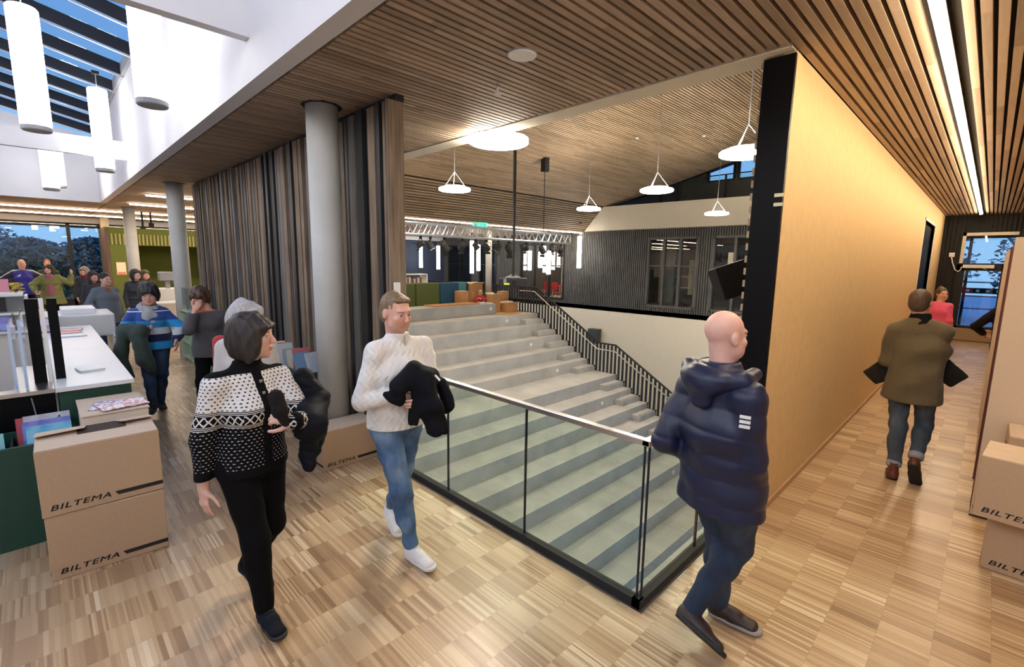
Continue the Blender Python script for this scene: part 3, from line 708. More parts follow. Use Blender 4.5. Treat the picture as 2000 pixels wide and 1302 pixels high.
# projector on a pole
pj = thing('projector', 'black projector with a yellow sticker on a long black ceiling pole', 'projector', (-8, 8, 1.5))
dx, dy = Vector((1, 1, 0)).normalized(), Vector((-1, 1, 0)).normalized()
b = MB(); b.obox((-8, 8, 1.545), dx, dy, (0, 0, 1), .33, .26, .085); obj('body', b, mat('projector_black', (.02, .02, .022), .35), pj, bevel=.015)
b = MB(); b.tube([Vector((-8, 8, 1.545))+dx*.02-dy*.25, Vector((-8, 8, 1.545))+dx*.02-dy*.33], .06, 20); obj('lens', b, M_DMET, pj)
b = MB(); b.obox(Vector((-8, 8, 1.50))-dx*.15-dy*.262, dx, dy, (0, 0, 1), .065, .003, .022); obj('yellow_sticker', b, mat('sticker_yellow_glow', (.75, .80, .05), .5, emit=(.75, .8, .05), es=.25), pj)  # sticker colour carries a faint added glow of its own
b = MB(); b.obox(Vector((-8, 8, 1.57))-dx*.19-dy*.262, dx, dy, (0, 0, 1), .035, .003, .05); obj('side_label', b, M_GREY, pj)
b = MB(); b.obox((-8, 8, 1.66), dx, dy, (0, 0, 1), .15, .12, .012)
for s_ in (-1, 1): b.tube([Vector((-8, 8, 1.63))+dx*.2*s_, Vector((-8, 8, 1.70))+dx*.05*s_, (-8, 8, 1.72)], .012, 6)
obj('mount_plate', b, M_STEEL, pj)
obj('pole', MB().tube([(-8, 8, 1.66), (-8, 8, 2.75)], .03, 12), M_BLK2, pj); obj('pole', MB().tube([(-8, 8, 2.75), (-8, 8, vault_z(-8)+.05)], .038, 12), M_BLK2, pj)
# loudspeaker mounted askew on the batten wall
ls = thing('wall_loudspeaker', 'black box loudspeaker tilted on its bracket by the black wall end', 'loudspeaker', (-1.55, 4.35, 1.7))
ax = Vector((.63, .70, .32)).normalized(); az = Vector((-.33, -.14, .93)); az = (az-ax*az.dot(ax)).normalized(); ay = az.cross(ax)
b = MB(); b.obox((-1.66, 4.46, 1.865), ax, ay, az, .145, .09, .15); obj('cabinet', b, M_BLACK, ls, bevel=.006)
b = MB(); b.tube([(-1.56, 4.56, 1.88), (-1.346, 4.56, 1.93)], .02, 10); obj('bracket', b, M_DMET, ls)
# ------------------------------------------------------------------ moving boxes
def moving_box(name, label, loc, rz, w=.59, d=.42, h=.40, front='-y', group=None, top='closed', stripe_side=True, m=None, lid=None):
    """local frame: front face at y=0 facing -y, box spans x 0..w, y 0..d; printed lettering low on the front"""
    t = thing(name, label, 'box', loc, rz, group)
    b = MB(); b.box(0, w, 0, d, 0, h-.004); o = obj('carton', b, m or M_CARD, t, world=False, bevel=.006)
    b = MB(); b.box(.004, w-.004, .004, d/2-.002, h-.004, h); b.box(.004, w-.004, d/2+.002, d-.004, h-.004, h); obj('lid_flap', b, lid or M_CARDT, t, world=False)
    tb = text_mb('BILTEMA', M_INK, (.035, -.0008, .038), (1, 0, 0), (0, 0, 1), .048, .0006, 1.42)
    obj('printed_logo', tb, None, t, world=False)
    b = MB(); b.prism([(.36, .040), (w-.003, .040), (w-.003, .066), (.345, .066)], -.0015, 0.0005, 'XZ'); obj('printed_bar', b, M_INK, t, world=False)
    b = MB(); b.box(-.0015, .0005, .003, d-.003, .040, .062); obj('printed_side_bar', b, M_INK, t, world=False)
    b = MB(); b.prism([(d/2-.045, h*.68), (d/2+.045, h*.68), (d/2+.05, h*.72), (d/2+.045, h*.76), (d/2-.045, h*.76), (d/2-.05, h*.72)], -.002, .001, 'YZ'); obj('hand_hole', b, M_INK, t, world=False)
    return t
# stack of two at the counter: front faces +x
bx1 = moving_box('moving_box', 'lower brown moving box of the two stacked against the dark green book bin', (-3.875, -.112, 0), math.radians(90-2.5), .59, .43, .42)
bx2 = moving_box('moving_box', 'upper brown moving box of the two by the book bin, with raised torn flaps', (-3.865, -.118, .425), math.radians(90-1.0), .60, .43, .425)
b = MB()
def flap(pts, th=.004):
    n = (Vector(pts[1])-Vector(pts[0])).cross(Vector(pts[2])-Vector(pts[0])).normalized()*th
    b.add([Vector(p) for p in pts]+[Vector(p)+n for p in pts], [(3, 2, 1, 0), (4, 5, 6, 7), (0, 1, 5, 4), (1, 2, 6, 5), (2, 3, 7, 6), (3, 0, 4, 7)])
flap([(.0, .41, .425), (.25, .41, .425), (.24, .26, .455), (.0, .24, .452)]); flap([(.40, .41, .427), (.6, .41, .427), (.6, .27, .452), (.43, .25, .458)])
obj('torn_flap', b, M_CARDT, bx2, world=False)
b = MB(); b.box(.2, .45, .22, .40, .4235, .4275); obj('opening_shade', b, mat('inside_shade_paint', (.05, .03, .02), .9), bx2, world=False)  # dark sheet on the lid, painted as the shade inside the box
moving_box('moving_box', 'brown moving box pushed against the foot of the big concrete column', (-4.262, 1.753, 0), math.radians(90+1), .60, .325, .39)
# the right-hand stacks by the shelf: fronts face -y
moving_box('moving_box', 'lower moving box at the right edge, under another in front of the shelf end', (.165, 4.36, 0), math.radians(-3), .6, .42, .40, group=None)
moving_box('moving_box', 'upper moving box at the right edge, on top of the front stack', (.085, 4.22, .402), math.radians(-5), .6, .42, .41)
moving_box('moving_box', 'moving box behind the right-hand stack, its pale lid touching the shelf end', (.22, 4.805, .408), math.radians(0), .6, .42, .42)
moving_box('moving_box', 'hidden lowest moving box between the right-hand stack and the shelf end', (.22, 4.805, 0), math.radians(0), .6, .42, .405)
# ------------------------------------------------------------------ shelf unit on the right
sh = thing('tall_bookshelf', 'tall beige bookshelf whose plain end panel fills the right edge', 'bookshelf', (.3, 5.25, 0))
M_BEI = mat('beige_laminate', (.60, .47, .34), .6, noise=.03, nscale=50)
b = MB(); b.box(.095, 1.2, 5.25, 5.29, .0, 2.24); obj('end_panel', b, M_BEI, sh, bevel=.004)
obj('base_trim', MB().box(.09, 1.2, 5.246, 5.25, 0, .012), M_INK, sh)
MR = mat('dark_red_edge', (.10, .022, .02), .5)
for y in (5.31, 5.46, 6.2, 7.1, 8.0, 8.9): 
    b = MB(); b.box(.092, .42, y, y+.03, 0, 2.2); obj('upright', b, MR if y < 6.3 else M_BEI, sh)
for z in (.06, .42, .78, 1.14, 1.50, 1.86, 2.18): obj('shelf_board', MB().box(.15, .42, 5.34, 8.9, z, z+.025), M_BEI, sh)
obj('back_panel', MB().box(.42, .44, 5.3, 8.93, 0, 2.2), M_BEI, sh)
# ------------------------------------------------------------------ counter, parapet, book bin
ct = thing('service_counter', 'long dark green counter with a white top on the left', 'counter', (-7, .26, 0))
obj('carcass', MB().box(-9.2, -4.97, .03, .47, 0, .965), M_GREEN, ct)
obj('worktop', MB().box(-6.95, -4.93, .015, .49, .965, 1.0), M_WLAM, ct, bevel=.003); obj('worktop', MB().box(-9.25, -6.954, .015, .49, .965, 1.0), M_WLAM, ct, bevel=.003)
pp = thing('black_parapet', 'black panelled parapet with a steel cap left of the counter', 'parapet', (-5.05, -1.2, 0))
b = MB(); b.box(-5.10, -5.03, -1.02, .012, 0, .955); b.box(-5.10, -5.03, -2.6, -1.026, 0, .955); obj('panel', b, M_BLACK, pp); obj('return_panel', MB().box(-6.2, -5.104, -.10, .012, 0, .955), M_BLACK, pp); b = MB(); b.box(-5.14, -5.0, -2.6, .012, .955, .985); b.box(-6.2, -5.14, -.21, .012, .955, .985); obj('steel_cap', b, M_STEEL, pp)
b = MB(); b.tube([(-5.025, -.12, .93), (-5.025, -.10, .72)], .004, 6); obj('cable', b, M_GREY, pp)
for k, (y0, y1) in enumerate(((-.095, -.02), (.03, .09))):
    o = obj('black_display_post', MB().box(-5.36, -5.30, y0, y1, .986 if y1 < .01 else 1.0, 1.66), M_BLACK); tag(o, 'black upright panel left of the white strip, standing by the counter' if k == 0 else 'black upright panel right of the white strip, standing on the counter edge', 'panel')
o = obj('white_display_strip', MB().box(-5.36, -5.30, -.015, .012, .985, 1.66), M_WPL); tag(o, 'narrow white upright strip between the two black panels by the counter', 'panel')
for k, y in enumerate((-.135, -.19)):
    t = thing('glass_guard_panel', 'glass guard pane standing on the steel cap, nearer the black panels' if k == 0 else 'glass guard pane standing on the steel cap, further left', 'glass panel', (-5.2, y, 1.0))
    obj('pane', MB().box(-6.15, -5.12, y-.004, y+.004, .988, 1.52-.03*k), M_GLASS, t)
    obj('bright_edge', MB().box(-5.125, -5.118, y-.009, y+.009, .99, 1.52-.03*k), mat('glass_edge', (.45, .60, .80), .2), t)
# little side stair behind the parapet
b = MB()
for i in range(4): b.box(-8.8+i*.35, -5.16, -2.6, -.22, 0, .0+.001) if False else None
b.box(-8.85, -8.2, -2.6, -.22, 0.002, .10); b.box(-8.2, -7.4, -2.6, -.22, .002, .05)
o = obj('grey_platform_steps', b, M_CONC); tag(o, 'low grey platform steps seen through the guard glass at the left edge', 'steps')
# book bin in front of the parapet
bn = thing('book_bin', 'dark green picture book bin at the left edge', 'book bin', (-4.7, -.8, 0))
b = MB(); b.box(-4.535, -4.505, -1.9, .10, 0, .715); obj('front_panel', b, M_GREEN, bn)
obj('back_panel', MB().box(-4.925, -4.90, -1.9, .10, 0, .72), M_GREEN, bn); obj('end_panel', MB().box(-4.90, -4.535, .07, .10, 0, .715), M_GREEN, bn)
obj('bottom', MB().box(-4.90, -4.535, -1.9, .07, .38, .40), M_GREEN, bn); obj('divider', MB().box(-4.90, -4.535, -.245, -.235, .40, .69), M_BLK2, bn)
def book(name, label, c, size, rot, m, cat='book', group=None, pages=True, txt=None, tcol=None, tsize=.03, toff=(0, 0)):
    """size = width, height, thickness; local x width, y height, z thickness; rot = (rx, ry, rz)"""
    w, h, t = size; o = thing(name, label, cat, c, rot[2], group, tilt=(rot[0], rot[1]))
    b = MB(); b.use(m); b.box(-w/2, w/2, -h/2, h/2, t-.0025, t); b.box(-w/2, w/2, -h/2, h/2, 0, .0025); b.box(-w/2, -w/2+.003, -h/2, h/2, 0, t); obj('cover', b, None, o, world=False)
    obj('pages', MB().box(-w/2+.003, w/2-.004, -h/2+.004, h/2-.004, .0025, t-.0025), mat('paper_pages', (.78, .76, .70), .8), o, world=False)
    if txt:
        obj('cover_lettering', text_mb(txt, tcol or M_INK, (-w/2+toff[0], toff[1], t+.0006), (1, 0, 0), (0, 1, 0), tsize, .0004), None, o, world=False)
    return o
def cov(n, a, b2, s=30):
    m = mat(n, a, .35)
    if not m.get('done'):
        T = NT(m); v, x, y, z = T.xyz(); k = T.noise(v, s, 2); T.ln(T.ramp(k, [(.42, a), (.58, b2)], 'EASE'), T.b.inputs['Base Color']); m['done'] = 1
    return m
CB1 = cov('cover_lightblue', (.10, .42, .75), (.22, .58, .82), 9); CB2 = cov('cover_violet', (.14, .16, .55), (.22, .25, .62), 9); CB3 = cov('cover_grey', (.42, .45, .52), (.52, .55, .60), 9)
CB4 = mat('cover_red', (.50, .06, .09), .4); CB5 = mat('cover_teal', (.22, .55, .62), .4); CB6 = mat('cover_blue', (.05, .22, .48), .4)
R90 = math.radians
# leaning books in the bin: faces toward +x, tilted back. local x -> world y
def binbook(label, y, x, z, w, h, m, lean=12, **k):
    # rotation so that width runs along +y, height up, thickness toward +x
    return book('picture_book', label, (x, y, z), (w, h, .012), (R90(90-lean), 0, R90(90)), m, **k)
binbook('light blue picture book with white capital letters, front of the right bin group', -.045, -4.66, .665, .24, .27, CB1, txt='KROPP', tcol=M_WPL, tsize=.062, toff=(.045, .02))
binbook('violet blue picture book behind the light blue one', -.055, -4.73, .685, .255, .27, CB2)
binbook('grey picture book standing tallest in the right bin group', -.05, -4.80, .705, .25, .28, CB3, txt='A', tsize=.045, toff=(.17, .085))
binbook('dark red picture book whose left edge sticks out of the right bin group', -.085, -4.85, .69, .26, .27, CB4)
binbook('teal picture book in the left bin group with a letter tab', -.40, -4.66, .655, .26, .26, CB5, txt='U', tsize=.045, toff=(.19, .065))
binbook('blue picture book behind the teal one at the left edge', -.46, -4.76, .70, .26, .26, CB6, txt='Z', tcol=M_WPL, tsize=.035, toff=(.17, .075))
binbook('pale blue picture book at the very left edge, in front of the teal one', -.47, -4.60, .63, .24, .22, CB1, txt='Y', tcol=M_WPL, tsize=.05, toff=(.17, .055))
# pale carton behind the box stack and the magazine on it
pc = thing('pale_carton', 'pale open carton standing between the box stack and the counter', 'box', (-4.62, .31, 0))
obj('carton', MB().box(-4.90, -4.36, .125, .50, 0, .885), mat('pale_carton_board', (.70, .62, .52), .8), pc, bevel=.008); obj('lid', MB().box(-4.91, -4.35, .118, .505, .885, .893), M_CARDT, pc)
book('magazine', 'colourful magazine lying on the pale carton', (-4.56, .34, .895), (.30, .23, .006), (0, 0, R90(75)), cov('cover_mixed', (.70, .72, .80), (.20, .18, .45), 38))
book('magazine', 'white magazine with red and blue pictures lying on top of the other magazine', (-4.50, .36, .9015), (.28, .21, .006), (0, 0, R90(100)), cov('cover_mixed_red', (.75, .75, .80), (.45, .10, .14), 34))
# books on the counter
book('white_book', 'plain white book lying alone on the near end of the counter', (-5.56, .255, 1.001), (.20, .17, .018), (0, 0, R90(8)), mat('cover_white', (.80, .80, .80), .4))
cb = [(-8.10, .22, .30, .24, mat('cover_paleblue', (.62, .72, .80), .4), 'pale blue flat book nearest in the row at the far end of the counter'), (-8.42, .20, .28, .22, CB4, 'red book second in the row at the far end of the counter'),
      (-8.72, .22, .29, .22, mat('cover_pink', (.55, .25, .28), .4), 'pinkish book third in the row on the counter'), (-9.0, .20, .28, .22, mat('cover_offwhite', (.66, .66, .66), .4), 'off-white book fourth in the row on the counter')]
for x, y, w, h, m, l in cb: book('book', l, (x, y, 1.001), (h, w, .014), (0, 0, R90(random.Random(x).uniform(-12, 12))), m, group='books at the far end of the counter')
# white desk unit beyond the counter, and shelf tower on the left
dk = thing('white_desk_unit', 'white box-shaped desk unit beyond the far end of the counter', 'desk', (-10, .4, 0))
obj('top_box', MB().box(-10.6, -9.6, -.02, .80, .78, 1.12), M_WLAM, dk, bevel=.02); obj('side_panel', MB().box(-10.6, -9.62, .75, .79, 0, .78), M_WLAM, dk); obj('side_panel', MB().box(-10.6, -9.62, .0, .04, 0, .78), M_WLAM, dk)
o = obj('paper_tray', MB().box(-10.5, -9.8, .2, .6, 1.12, 1.20), M_WPL, bevel=.01); tag(o, 'low white tray on top of the white desk unit', 'tray')
tw = thing('white_shelf_tower', 'white display shelf tower with magazines at the left edge', 'shelf', (-9, -.8, 0))
for z, y1 in ((1.50, -.16), (1.26, -.12), (1.02, -.05)): obj('shelf_board', MB().box(-9.45, -8.9, -1.9, y1, z-.03, z), M_WLAM, tw)
obj('back_panel', MB().box(-9.47, -9.42, -1.9, -.16, .98, 1.5), M_WLAM, tw)
for z, y1 in ((1.02, -.05), (1.26, -.12)): obj('side_panel', MB().box(-9.42, -8.95, y1-.03, y1, z, z+.21), M_WLAM, tw)
obj('lower_cabinet', MB().box(-9.42, -8.95, -1.9, -.06, 0, .985), mat('warm_white_front', (.62, .58, .55), .5), tw)
for y, z, m, l in ((-.40, 1.265, M_INK, 'black and white magazine displayed on the middle white shelf'), (-.38, 1.025, CB2, 'blue magazine displayed on the lower white shelf')):
    book('displayed_magazine', l, (-8.93, y, z+.10), (.16, .18, .006), (R90(80), 0, R90(90)), m)
book('displayed_book', 'pink and red book standing on top of the white shelf tower', (-9.15, -.35, 1.60), (.14, .17, .012), (R90(80), 0, R90(90)), mat('cover_pinkred', (.6, .22, .28), .5))
o = thing('yellow_ornament', 'crumpled yellow paper ornament on the white shelf tower', 'ornament', (-9.15, -.21, 1.5)); b = MB()
RR = random.Random(3)
for k in range(26):
    c = Vector((-9.15+RR.uniform(-.05, .05), -.21+RR.uniform(-.045, .045), 1.515+RR.uniform(0, .12))); b.obox(c, (RR.uniform(-1, 1), 1, RR.uniform(-1, 1)), (1, RR.uniform(-1, 1), 0), (0, 0, 1), .03, .02, .004)
obj('crumpled_paper', b, mat('ornament_yellow', (.65, .48, .08), .6), o)
o = obj('wrapped_bundle', MB().lathe([(.02, 0), (.11, .02), (.13, .10), (.06, .16), (.01, .17)], (-8.72, -.0, 1.0), 9), mat('pale_pink_wrap', (.68, .60, .72), .6)); tag(o, 'pale pink wrapped bundle beside the white shelf tower', 'bundle')
o = thing('bundle_stool', 'small white stand under the pale pink bundle', 'stand', (-8.72, 0, 0)); 
obj('top', MB().box(-8.86, -8.6, -.10, .012, .95, 1.0), M_WLAM, o); obj('leg', MB().box(-8.80, -8.66, -.06, .0, 0, .95), M_WLAM, o)
# dark green crates with comics by the board wall
cr = thing('comic_crate', 'dark green browser crate on legs beside the board wall, full of sleeved comics', 'crate', (-5.6, 2.0, 0))
b = MB(); b.box(-6.6, -4.98, 1.88, 1.91, .28, .80); b.box(-6.6, -4.98, 2.26, 2.29, .28, .82); b.box(-5.01, -4.98, 1.91, 2.26, .28, .80); b.box(-6.6, -6.57, 1.91, 2.26, .28, .80); b.box(-6.57, -5.01, 1.91, 2.26, .28, .30)
obj('bin_body', b, M_GREEN, cr)
for x in (-6.5, -5.1):
    for y in (1.93, 2.22): obj('leg', MB().box(x-.02, x+.02, y-.02, y+.02, 0, .28), M_BLK2, cr)
cols = [(.55, .62, .72), (.70, .70, .70), (.25, .40, .62), (.42, .10, .10), (.72, .68, .55), (.30, .34, .38), (.75, .78, .80), (.50, .25, .08)]
RR = random.Random(5)
CL = ['blue sleeved comic at the near end of the green crate', 'white sleeved comic next to the nearest one in the crate', 'deep blue comic in the green crate', 'dark red comic standing up in the green crate', 'cream comic in the middle of the green crate', 'grey comic in the green crate', 'pale comic towards the far end of the crate', 'brown covered comic leaning in the green crate', 'light blue comic near the far end of the crate', 'white comic at the far end of the crate']
for k in range(10):
    x = -5.12-k*.145; m = mat('comic_cover_%d' % (k % 8), cols[k % 8], .25)
    book('sleeved_comic', CL[k], (x, 2.085+RR.uniform(-.04, .04), .80+RR.uniform(0, .05)), (.20, .27, .012), (R90(72), 0, R90(90+RR.uniform(-18, 18))), m, group='sleeved comics in the green crate')
# pale green low bookcase along the board wall
gc = thing('pale_green_bookcase', 'pale green low bookcase at the far end of the board wall', 'bookcase', (-9.8, 2.1, 0))
MG = mat('pale_green_laminate', (.36, .47, .34), .5)
for x in (-11.3, -10.6, -9.9, -9.2, -8.5): obj('upright', MB().box(x, x+.03, 1.93, 2.27, 0, .98), MG, gc)
for z in (.05, .36, .66, .96): obj('shelf_board', MB().box(-11.27, -8.5, 1.94, 2.27, z, z+.025), MG, gc)
obj('back_panel', MB().box(-11.3, -8.47, 2.27, 2.285, 0, .98), MG, gc)
o = thing('glass_showcase', 'glazed display box with papers on the pale green bookcase', 'display case', (-10.9, 2.1, .985)); obj('glass_box', MB().box(-11.2, -10.65, 1.98, 2.24, .99, 1.42), M_WIN, o); obj('paper', MB().box(-11.15, -10.7, 2.2, 2.205, 1.0, 1.35), mat('tan_paper', (.45, .35, .2), .8), o)
# ------------------------------------------------------------------ green nook
M_NG = mat('olive_felt', (.10, .13, .025), .9, noise=.1, nscale=30); M_NB = board_wood('nook_brown_boards', (.05, .032, .022), (.09, .06, .042), (.13, .09, .06))
M_NS = mat('olive_slat', (.28, .27, .10), .7)
nk = thing('green_reading_nook', 'green felt-lined reading nook behind the far columns', 'nook', (-23, 3.6, 0))
b = MB(); b.box(-24.0, -21.9, 1.80, 1.9, 0, 2.96); obj('side_wall', b, M_NB, nk)
b = MB(); b.box(-24.1, -24.0, 1.8, 5.4, 0, 2.96); obj('back_wall', b, M_NG, nk); obj('side_wall', MB().box(-24.0, -21.9, 5.3, 5.4, 0, 2.96), M_NG, nk); obj('roof', MB().box(-24.1, -21.9, 1.8, 5.4, 2.96, 3.02), M_NG, nk)
obj('valance', MB().box(-21.96, -21.92, 1.9, 5.3, 2.40, 2.96), M_NG, nk)
b = MB(); y = 1.95
while y < 5.25: b.box(-21.92, -21.88, y, y+.05, 2.42, 2.80); y += .11
obj('valance_slats', b, M_NS, nk); obj('front_wall', MB().box(-22.0, -21.9, 1.9, 2.5, 0, 2.4), M_NG, nk)
o = obj('poster', MB().box(-21.898, -21.890, 2.02, 2.28, 1.36, 1.80), mat('poster_cream', (.80, .66, .52), .7)); tag(o, 'cream poster on the green nook left of the column', 'poster')
o = obj('poster_band', MB().box(-21.8895, -21.887, 2.04, 2.26, 1.36, 1.46), mat('poster_red', (.62, .22, .14), .7)); tag(o, 'reddish lower strip fixed over the cream poster', 'poster')
o = obj('notice', MB().box(-21.898, -21.891, 2.40, 2.49, 1.48, 1.80), mat('notice_cream', (.72, .64, .45), .7)); tag(o, 'narrow cream notice on the green nook right of the column', 'notice')
pr = thing('copy_machine', 'grey copier screen and body standing in front of the nook', 'copier', (-16.1, 2.5, 0)); obj('body', MB().box(-16.5, -15.9, 2.28, 2.8, 0, 1.15), M_WPL, pr, bevel=.02); obj('screen_hood', MB().box(-16.3, -16.0, 2.36, 2.80, 1.36, 1.60), M_GREY, pr, bevel=.02); obj('neck', MB().box(-16.2, -16.1, 2.5, 2.6, 1.15, 1.36), M_GREY, pr)
o = thing('warm_lit_desk', 'pale wooden desk with a low front behind the striped-sweater woman', 'desk', (-13.6, 2.2, 0)); obj('front_panel', MB().box(-13.42, -13.38, 1.90, 2.33, 0, .93), mat('pale_birch', (.62, .50, .34), .6), o); obj('desk_top', MB().box(-13.95, -13.36, 1.88, 2.35, .93, .96), M_WLAM, o); obj('side_panel', MB().box(-13.93, -13.42, 2.31, 2.33, 0, .93), M_WLAM, o)
for y, x in ((2.63, -20), (2.86, -20)):
    o = thing('hanging_rod', 'black rod with a bracket hanging from the library ceiling, left one' if y < 2.7 else 'shorter black rod hanging from the library ceiling, right one', 'rod', (x, y, 2.9)); obj('rod', MB().tube([(x, y, 2.95 if y < 2.7 else 3.1), (x, y, HC)], .03, 8), M_BLK2, o); obj('bracket', MB().box(x-.05, x+.05, y-.07, y+.07, 2.92 if y < 2.7 else 3.0, 2.99 if y < 2.7 else 3.12), M_BLK2, o)
o = obj('pale_pillar', MB().box(-24.6, -24.3, 1.90, 2.15, 0, HC), mat('warm_pillar', (.68, .55, .42), .7)); tag(o, 'narrow pale pillar beside the brown edge of the nook', 'pillar')
# ------------------------------------------------------------------ top of the stairs: modular partitions, cartons, trolley
MO = [((9.0, 9.9), (.075, .10, .03), 'olive green padded seat block furthest left behind the top step'), ((9.92, 11.0), (.075, .10, .03), 'olive green padded seat block beside the blue one'), ((11.02, 11.95), (.012, .065, .13), 'dark blue padded seat block'), ((11.97, 12.5), (.05, .20, .24), 'teal padded seat block at the right end of the row')]
for k, ((y0, y1), c, l) in enumerate(MO):
    t = thing('padded_block', l, 'seat block', (-15.2, (y0+y1)/2, 0), 0, 'padded seat blocks behind the top step')
    obj('cushion', MB().box(-15.4 if k < 3 else -15.6, -15.0 if k < 3 else -15.2, y0, y1-.01, .04, 1.17), mat('block_felt_%d' % k, c, .95, noise=.08, nscale=60), t, bevel=.03); obj('plinth', MB().box(-15.36 if k < 3 else -15.56, -15.04 if k < 3 else -15.24, y0+.04, y1-.05, 0, .04), M_BLK2, t)
MC = mat('orange_cardboard', (.46, .25, .11), .8)
def small_carton(label, x0, x1, y0, y1, z0, z1, open_=False):
    t = thing('carton', label, 'box', ((x0+x1)/2, (y0+y1)/2, z0), 0, 'cartons at the top of the stairs'); obj('body', MB().box(x0, x1, y0, y1, z0, z1-.01), MC, t, bevel=.008)
    b = MB()
    if open_:
        b.prism([(x1, z1-.01), (x1+.12, z1+.05), (x1+.125, z1+.04), (x1+.005, z1-.02)], y0, y1); b.prism([(x0, z1-.01), (x0-.12, z1+.05), (x0-.125, z1+.04), (x0-.005, z1-.02)], y0, y1)
    else: b.box(x0+.01, x1-.01, y0+.01, y1-.01, z1-.01, z1)
    obj('flaps', b, M_CARDT, t)
small_carton('carton left of the child at the top of the stairs', -14.80, -14.42, 11.55, 11.95, 0, .86)
small_carton('carton raised behind the child, on top of another one', -15.14, -14.90, 12.53, 13.1, .80, 1.12, True)
small_carton('carton under the raised one behind the child', -15.14, -14.90, 12.53, 13.1, 0, .79)
small_carton('large open carton right of the child', -14.28, -13.95, 12.78, 13.24, .0, .72, True)
small_carton('carton on the far right by the black balustrade', -14.0, -13.6, 13.32, 13.9, 0, .36, True)
small_carton('carton behind the open one, beside the column', -14.55, -14.2, 13.60, 13.95, 0, .80)
for k, (x, y, z, c) in enumerate([(-13.8, 13.5, .37, (.7, .7, .7)), (-13.8, 13.62, .40, (.5, .55, .6)), (-13.80, 12.10, .405, (.65, .66, .70)), (-13.80, 12.10, .432, (.35, .42, .5)), (-13.7, 12.35, .405, (.72, .7, .68))]):
    book('stacked_book', ['book lying on the carton by the balustrade, lower one', 'book lying on the carton by the balustrade, upper one', 'lower book on the top step left of the child', 'upper book on the top step left of the child', 'open white book in front of the child'][k], (x, y, z), (.22, .28, .025), (0, 0, .4*k), mat('stack_cover_%d' % k, c, .5))
tl = thing('book_trolley', 'white book trolley behind the padded seat blocks', 'trolley', (-16.3, 9.6, 0))
for z in (1.05, 1.45): obj('shelf', MB().box(-16.6, -16.1, 9.0, 11.2, z, z+.04), M_WLAM, tl)
for y in (9.0, 11.16): obj('end_panel', MB().box(-16.6, -16.1, y, y+.04, .2, 1.49), M_WLAM, tl)
obj('base', MB().box(-16.6, -16.1, 9.0, 11.2, .12, .2), M_WLAM, tl)
for x_ in (-16.55, -16.15):
    for y_ in (9.1, 11.1): obj('wheel', MB().tube([(x_-.015, y_, .06), (x_+.015, y_, .06)], .06, 14), M_BLK2, tl)
y = 9.1; RR = random.Random(8); k = 0
while y < 10.9:
    w = RR.choice([.03, .04, .05, .07]); o = obj('trolley_book', MB().box(-16.3, -16.12, y, y+w, 1.091, 1.091+RR.uniform(.2, .3)), mat('spine_%d' % (k % 6), [(.08, .06, .08), (.55, .5, .5), (.3, .07, .07), (.1, .12, .2), (.6, .55, .45), (.2, .15, .12)][k % 6], .5)); tag(o, ['black', 'pale grey', 'dark red', 'navy', 'cream', 'brown'][k % 6]+' spined book on the white trolley, '+['at the left end', 'left of the middle', 'just left of centre', 'right of centre', 'near the right end', 'last at the right end'][min(k//6, 5)], 'book', 'books on the white trolley'); y += w+.01; k += 1
# red chairs and table behind the far window
def red_chair(x, y, rz, label):
    t = thing('red_chair', label, 'chair', (x, y, 0), rz, 'red chairs behind the far window'); MRD = mat('chair_red', (.50, .02, .03), .45)
    obj('seat', MB().box(-.2, .2, -.2, .2, .43, .46), MRD, t, world=False, bevel=.01); obj('backrest', MB().box(-.2, .2, .18, .21, .55, .95), MRD, t, world=False, bevel=.01)
    for sx in (-1, 1):
        for sy in (-1, 1): obj('leg', MB().tube([(sx*.17, sy*.17, .43), (sx*.2, sy*.2, 0)], .012, 6), M_STEEL, t, world=False)
for k, (x, y) in enumerate([(-17.6, 20.1), (-16.3, 19.6), (-15.2, 20.3), (-17.0, 21.35)]): red_chair(x, y, k*1.3, ['red chair leftmost behind the far window', 'red chair at the front of the red table', 'red chair at the right end of the red table', 'red chair behind the red table'][k])
t = thing('red_table', 'red-topped table among the red chairs', 'table', (-16.3, 20.4, 0)); obj('tabletop', MB().box(-17.1, -15.6, 20.0, 20.8, .72, .75), mat('chair_red', (.5, .02, .03)), t)
for sx in (-17.0, -15.7):
    for sy in (20.1, 20.7): obj('leg', MB().box(sx-.02, sx+.02, sy-.02, sy+.02, 0, .72), M_STEEL, t)
struct('trim_5', MB().box(-19.1, -12.7, 23.46, 23.49, .0, HC), mat('orange_room_wall', (.55, .32, .16), .8))
strip('strip_light', -18.5, -18.3, 19.2, 23.2, HC, 'strip light of the orange room behind the far window', M_STRIP, 'strip lights of the back rooms'); strip('strip_light', -14.6, -14.4, 19.2, 23.2, HC, 'second strip light of the orange room behind the far window', M_STRIP, 'strip lights of the back rooms')
